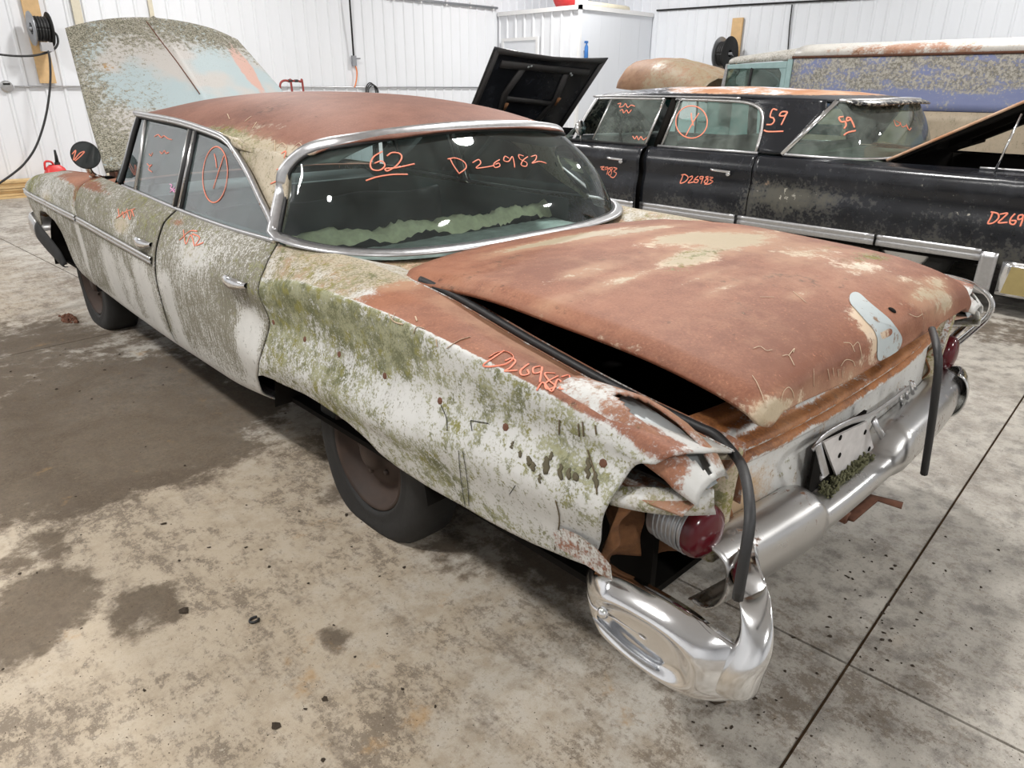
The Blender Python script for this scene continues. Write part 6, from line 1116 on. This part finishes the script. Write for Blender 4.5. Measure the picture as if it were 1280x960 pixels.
# ------------------------------------------------------------------ the panel truck
TX, TW = 7.95, .95
TRK = thing('panel_truck', 'old blue panel truck with white roof and turquoise cab behind the black sedan', 'truck', (TX, 2.0, 0))
n = N('flaking_blue_paint'); a1 = n.noise(3.0, 7, .65, stretch=(1, 1, 2.2), seed=3); a2 = n.noise(32, 7, .72, seed=5); X = n.xyz(); h_ = n.step(X[2], 1.38, 1.48)
fl_ = n.step(n.math('ADD', n.math('MULTIPLY', h_, .26), n.math('ADD', a1, n.math('MULTIPLY', n.math('SUBTRACT', a2, .5), 1.2))), .58, .76); col = n.mix(fl_, n.mix(a1, (.20, .24, .44), (.30, .34, .54)), n.mix(n.step(a2, .4, .6), (.20, .19, .15), (.52, .50, .45)))
M['truckblue'] = n.done(n.bsdf(col, .7, 0, a2, .3, .005)); M['truckwhite'] = patina('chalky_white_roof', paint=(.60, .58, .54), seed=50, rustA=(.3, .13, .07), rustB=(.42, .25, .17)); M['turq'] = simple('turquoise_paint', (.36, .52, .52), .5, 0, .25, 10); M['trucktan'] = patina('tan_lower_paint', paint=(.55, .46, .34), seed=60)
yb0, yf = -3.2, 3.93
for s in (-1, 1):
    for k, (za, zb, mt) in enumerate(((1.235, 1.80, 'truckblue'), (.50, 1.23, 'trucktan'))):
        G = np.array([[(TX+s*(TW-.03*max(0, (z-1.5))*2), y, z) for z in np.linspace(za, zb, 8)] for y in np.linspace(yb0, yf, 40)]); o = panel('body_side' if k == 0 else 'lower_side', G, M[mt], TRK, (TX, 0, 1.2), .02)
        if k: wear(o, lambda V: (.12+0*V[:, 0], .1+0*V[:, 0], .25+0*V[:, 0], .3+0*V[:, 0]))
    m = MB(); m.tube([(TX+s*(TW-.01), yf+.02, 1.80), (TX+s*(TW-.01), yb0, 1.80)], .016, 6); m.build('drip_rail', M['rustsolid'], TRK)
G = np.array([[(TX+TW*math.copysign(abs(math.cos(w))**.6, math.cos(w)), y, 1.805+.16*abs(math.sin(w))**.8) for w in np.linspace(0, math.pi, 25)] for y in np.linspace(yb0, yf, 50)]); o = panel('truck_roof', G, M['truckwhite'], TRK, (TX, 0, 1), .02); wear(o, lambda V: (blob(V, (7.0, 2.6, 1.86), (.4, .9, .1), .55)+.1, .1+0*V[:, 0], .2+0*V[:, 0], .2+0*V[:, 0]))
G = np.array([[(TX+(TW-.04-.07*f)*math.copysign(abs(math.cos(w))**.6, math.cos(w)), yf+.02+.92*f, 1.775-.03*f+(.17-.06*f)*abs(math.sin(w))**.8) for w in np.linspace(0, math.pi, 25)] for f in np.linspace(0, 1, 14)]); o = panel('cab_roof', G, M['truckwhite'], TRK, (TX, 4.3, 1.2), .02); wear(o, lambda V: (.15+0*V[:, 0], .1+0*V[:, 0], .45+0*V[:, 0], .2+0*V[:, 0]))
for s in (-1, 1):
    xs = TX+s*(TW-.05)
    def slab(name, poly, mat, th=.04, par=None): m = MB(); m.prism(poly, 0, xs-th/2, xs+th/2); return m.build(name, mat, par or TRK, smooth=False, bevel=.008)
    cd_ = slab('cab_door', [(4.02, .55), (4.70, .55), (4.70, 1.36), (4.02, 1.36)], M['turq']); slab('rear_corner', [(3.95, .55), (4.02, .55), (4.02, 1.78), (3.95, 1.78)], M['turq'])
    slab('window_frame', [(4.02, 1.68), (4.02, 1.76), (4.86, 1.73), (4.84, 1.68)], M['turq']); slab('window_frame', [(4.02, 1.36), (4.02, 1.68), (4.12, 1.68), (4.08, 1.62), (4.08, 1.36)], M['turq']); slab('window_divider', [(4.50, 1.36), (4.53, 1.36), (4.50, 1.70), (4.47, 1.70)], M['rubber']); slab('front_pillar', [(4.86, 1.30), (4.92, 1.30), (4.86, 1.74), (4.82, 1.74)], M['chrome_old'])
    m = MB(); m.prism([(4.08, 1.36), (4.48, 1.36), (4.48, 1.68), (4.09, 1.68)], 0, xs-.003, xs+.003); m.build('door_glass', M['glass_blk'], TRK, smooth=False); m = MB(); m.prism([(4.52, 1.36), (4.86, 1.34), (4.82, 1.68), (4.50, 1.68)], 0, xs-.003, xs+.003); m.build('vent_glass', M['glass_blk'], TRK, smooth=False)
    G = np.array([spl([(TX+s*.70, y, .95), (TX+s*.86, y, .95+.1*math.sin(math.pi*(y-4.7)/2.0)), (TX+s*.95, y, .85), (TX+s*.96, y, .62)], 10) for y in np.linspace(4.7, 6.7, 20)]); o = panel('front_fender', G, M['turq'], TRK, (TX, 5.7, .5), .01)
    for yw in (5.75, 0.2): m = MB(); m.lathe([(.0, -.08), (.2, -.09), (.33, -.09), (.38, -.05), (.38, .05), (.33, .09), (.2, .09), (0, .08)], (TX+s*.78, yw, .38), (1, 0, 0), 28); m.build('truck_wheel', M['tire'], TRK)
ws = np.array([[(TX+x*(.86-.06*f), 5.08-.14*abs(x)**2-.18*f, 1.33+.42*f) for x in np.linspace(-1, 1, 15)] for f in np.linspace(0, 1, 6)]); panel('windshield', ws, M['glass_blk'], TRK, (TX, 3.5, 1.4), 0)
m = MB(); m.box((TX-.9, 4.9, .5), (TX+.9, 5.1, 1.34)); m.build('cowl_panel', M['turq'], TRK, smooth=False, bevel=.03); m = MB(); m.box((TX-.93, yb0, .5), (TX+.93, yb0+.03, 1.8)); m.build('rear_doors', M['truckblue'], TRK, smooth=False); m = MB(); m.box((TX-.9, yb0, .45), (TX+.9, 6.6, .5)); m.box((TX-.45, 5.1, .5), (TX+.45, 6.4, .9)); m.build('chassis', M['cavity'], TRK, smooth=False); m = MB(); m.box((TX-.7, 6.5, .5), (TX+.7, 6.65, 1.0)); m.build('grille', M['chrome_old'], TRK, smooth=False, bevel=.04); m = MB(); m.box((TX-.8, 4.0, .9), (TX+.8, 4.14, 1.42)); m.build('cab_seat', M['foam'], TRK, smooth=False, bevel=.04)
yh = np.linspace(0, 1, 24); G = []
for f in yh:
    y = 5.25+1.60*f; top = np.interp(f, [0, .2, .5, .8, .93, .98, 1], [1.58, 1.72, 1.835, 1.85, 1.82, 1.78, 1.70]); w_ = np.interp(f, [0, .5, .9, 1], [.72, .68, .63, .56]); bz = np.interp(f, [0, 1], [1.32, 1.44]); row = []
    for u in np.linspace(-1, 1, 41): rid = .02*math.exp(-(u/.05)**2)+.012*math.exp(-((abs(u)-.45)/.06)**2); row.append((TX-.1+u*w_, y, bz+(top-bz)*(1-abs(u)**3.2)**.6+rid))
    G.append(row)
M['truckhood'] = patina('rusty_tan_hood', paint=(.36, .27, .17), seed=70, rustA=(.17, .075, .04), rustB=(.30, .16, .09)); o = panel('truck_hood', np.array(G), M['truckhood'], TRK, (TX, 6, 1.2), .012); wear(o, lambda V: (.42+.5*sst(6.1, 6.6, V[:, 1]), .15+0*V[:, 0], .3+0*V[:, 0], .6+0*V[:, 0])); o['label'] = 'raised rusty tan hood with ridges'
for s in (-1, 1): m = MB(); m.tube([(TX-.1+s*.6, 5.3, 1.32), (TX+s*.6, 5.15, 1.2)], .02, 6); m.build('hood_hinge', M['rustsolid'], TRK)

# ------------------------------------------------------------------ litter on the floor
base = []
for k in range(6):
    v = []; n_ = 7
    ph = rng.uniform(0, 6, 3)
    m = MB(); P = [[(math.cos(w)*math.sin(t)*(1+.3*math.sin(3*w+ph[0])), math.sin(w)*math.sin(t)*(.7+.2*math.cos(2*w+ph[1])), .45*(1+math.cos(t)*-1)*.5*(1+.2*math.sin(w+ph[2]))) for w in np.linspace(0, 2*math.pi, 9)] for t in np.linspace(.05, math.pi-.05, 6)]; m.grid(P)
    me = bpy.data.meshes.new('dirt_crumb'); me.from_pydata(m.v, [], m.f); me.materials.append(M['crumb']); base.append(me)
def crumb(x, y, s, label, group, name='dirt_crumb', mat=None, zs=1.0):
    o = bpy.data.objects.new(name, base[rng.randint(6)] if mat is None else mat); COL.objects.link(o); o.location = (x, y, 0.0); o.rotation_euler = (0, 0, rng.uniform(0, 6.28)); o.scale = (s, s, s*zs); tag(o, label, 'dirt', group); return o
def clus(n, px, py, sx, sy, s0, s1, label, group):
    for k in range(n):
        a, b = px+rng.normal()*sx, py+rng.normal()*sy; x, y = fl(a, b); crumb(x, y, rng.uniform(s0, s1), label, group)
clus(46, 1085, 762, 32, 40, .0025, .007, 'dark crumb of dirt by the floor joint behind the bumper', 'crumbs behind the bumper')
clus(24, 1200, 700, 70, 90, .002, .006, 'dark crumb of dirt on the clean floor at right', 'crumbs on the right floor')
clus(26, 930, 900, 40, 30, .002, .006, 'dark crumb of dirt on the floor below the chrome bumper end', 'crumbs below the bumper end')
clus(40, 280, 760, 150, 110, .002, .007, 'dark crumb of dirt on the tan stained floor at left', 'crumbs on the left floor')
clus(20, 150, 470, 90, 40, .004, .010, 'dark crumb of dirt on the muddy patch beside the doors', 'crumbs on the mud')
for px, py, s, lb in ((895, 876, .020, 'largest black clod of dirt below the chrome bumper end'), (230, 764, .017, 'dark clod of dirt left of the ring on the floor'), (205, 655, .011, 'small dark clod on the floor left of the rear wheel'), (345, 908, .014, 'flat brown flake nearest the bottom of the floor'), (406, 874, .010, 'small round brown flake on the floor'), (433, 644, .010, 'pale pebble beside the rear tire'), (404, 950, .007, 'brown flake at the bottom edge of the floor')):
    x, y = fl(px, py); crumb(x, y, s, lb, None, 'dirt_clod', zs=.6 if 'flake' in lb else 1.0)
x, y = fl(318, 776); m = MB(); m.tube([(x+.013*math.cos(w), y+.011*math.sin(w), .004) for w in np.linspace(.6, 5.9, 18)], .004, 6); tag(m.build('open_ring', M['rubber']), 'small black open ring lying on the floor', 'ring')
m = MB()
for k in range(2600):
    px, py = rng.uniform(0, 1280), rng.uniform(420, 960); x, y = fl(px, py)
    if -1.0 < x < 1.0 and y > -.06: continue
    s = rng.uniform(.0008, .0026); a = rng.uniform(0, 6.28); c_, s_ = math.cos(a)*s, math.sin(a)*s; m.add([(x+c_, y+s_, .0002), (x-s_*.7, y+c_*.7, .0002), (x-c_, y-s_, .0002), (x, y, s*.8+.0004)], [(0, 1, 3), (1, 2, 3), (2, 0, 3)])
o = m.build('dirt_specks', M['crumb'], smooth=False, fix=False); o['kind'] = 'stuff'; tag(o, 'fine dark specks of dirt scattered over the floor', 'dirt')
m = MB()
for k in range(40): c0 = np.array([-.97+rng.normal()*.02, 4.80+rng.normal()*.05, 0]); r0 = rng.uniform(.006, .018); m.lathe([(0, r0*1.4), (r0*.8, r0*.8), (r0, 0)], c0, (rng.normal()*.2, rng.normal()*.2, 1), 6)
o = m.build('dirt_heap', M['rustsolid'], smooth=False); o['kind'] = 'stuff'; tag(o, 'brown heap of rust and dirt in front of the front tire', 'dirt')
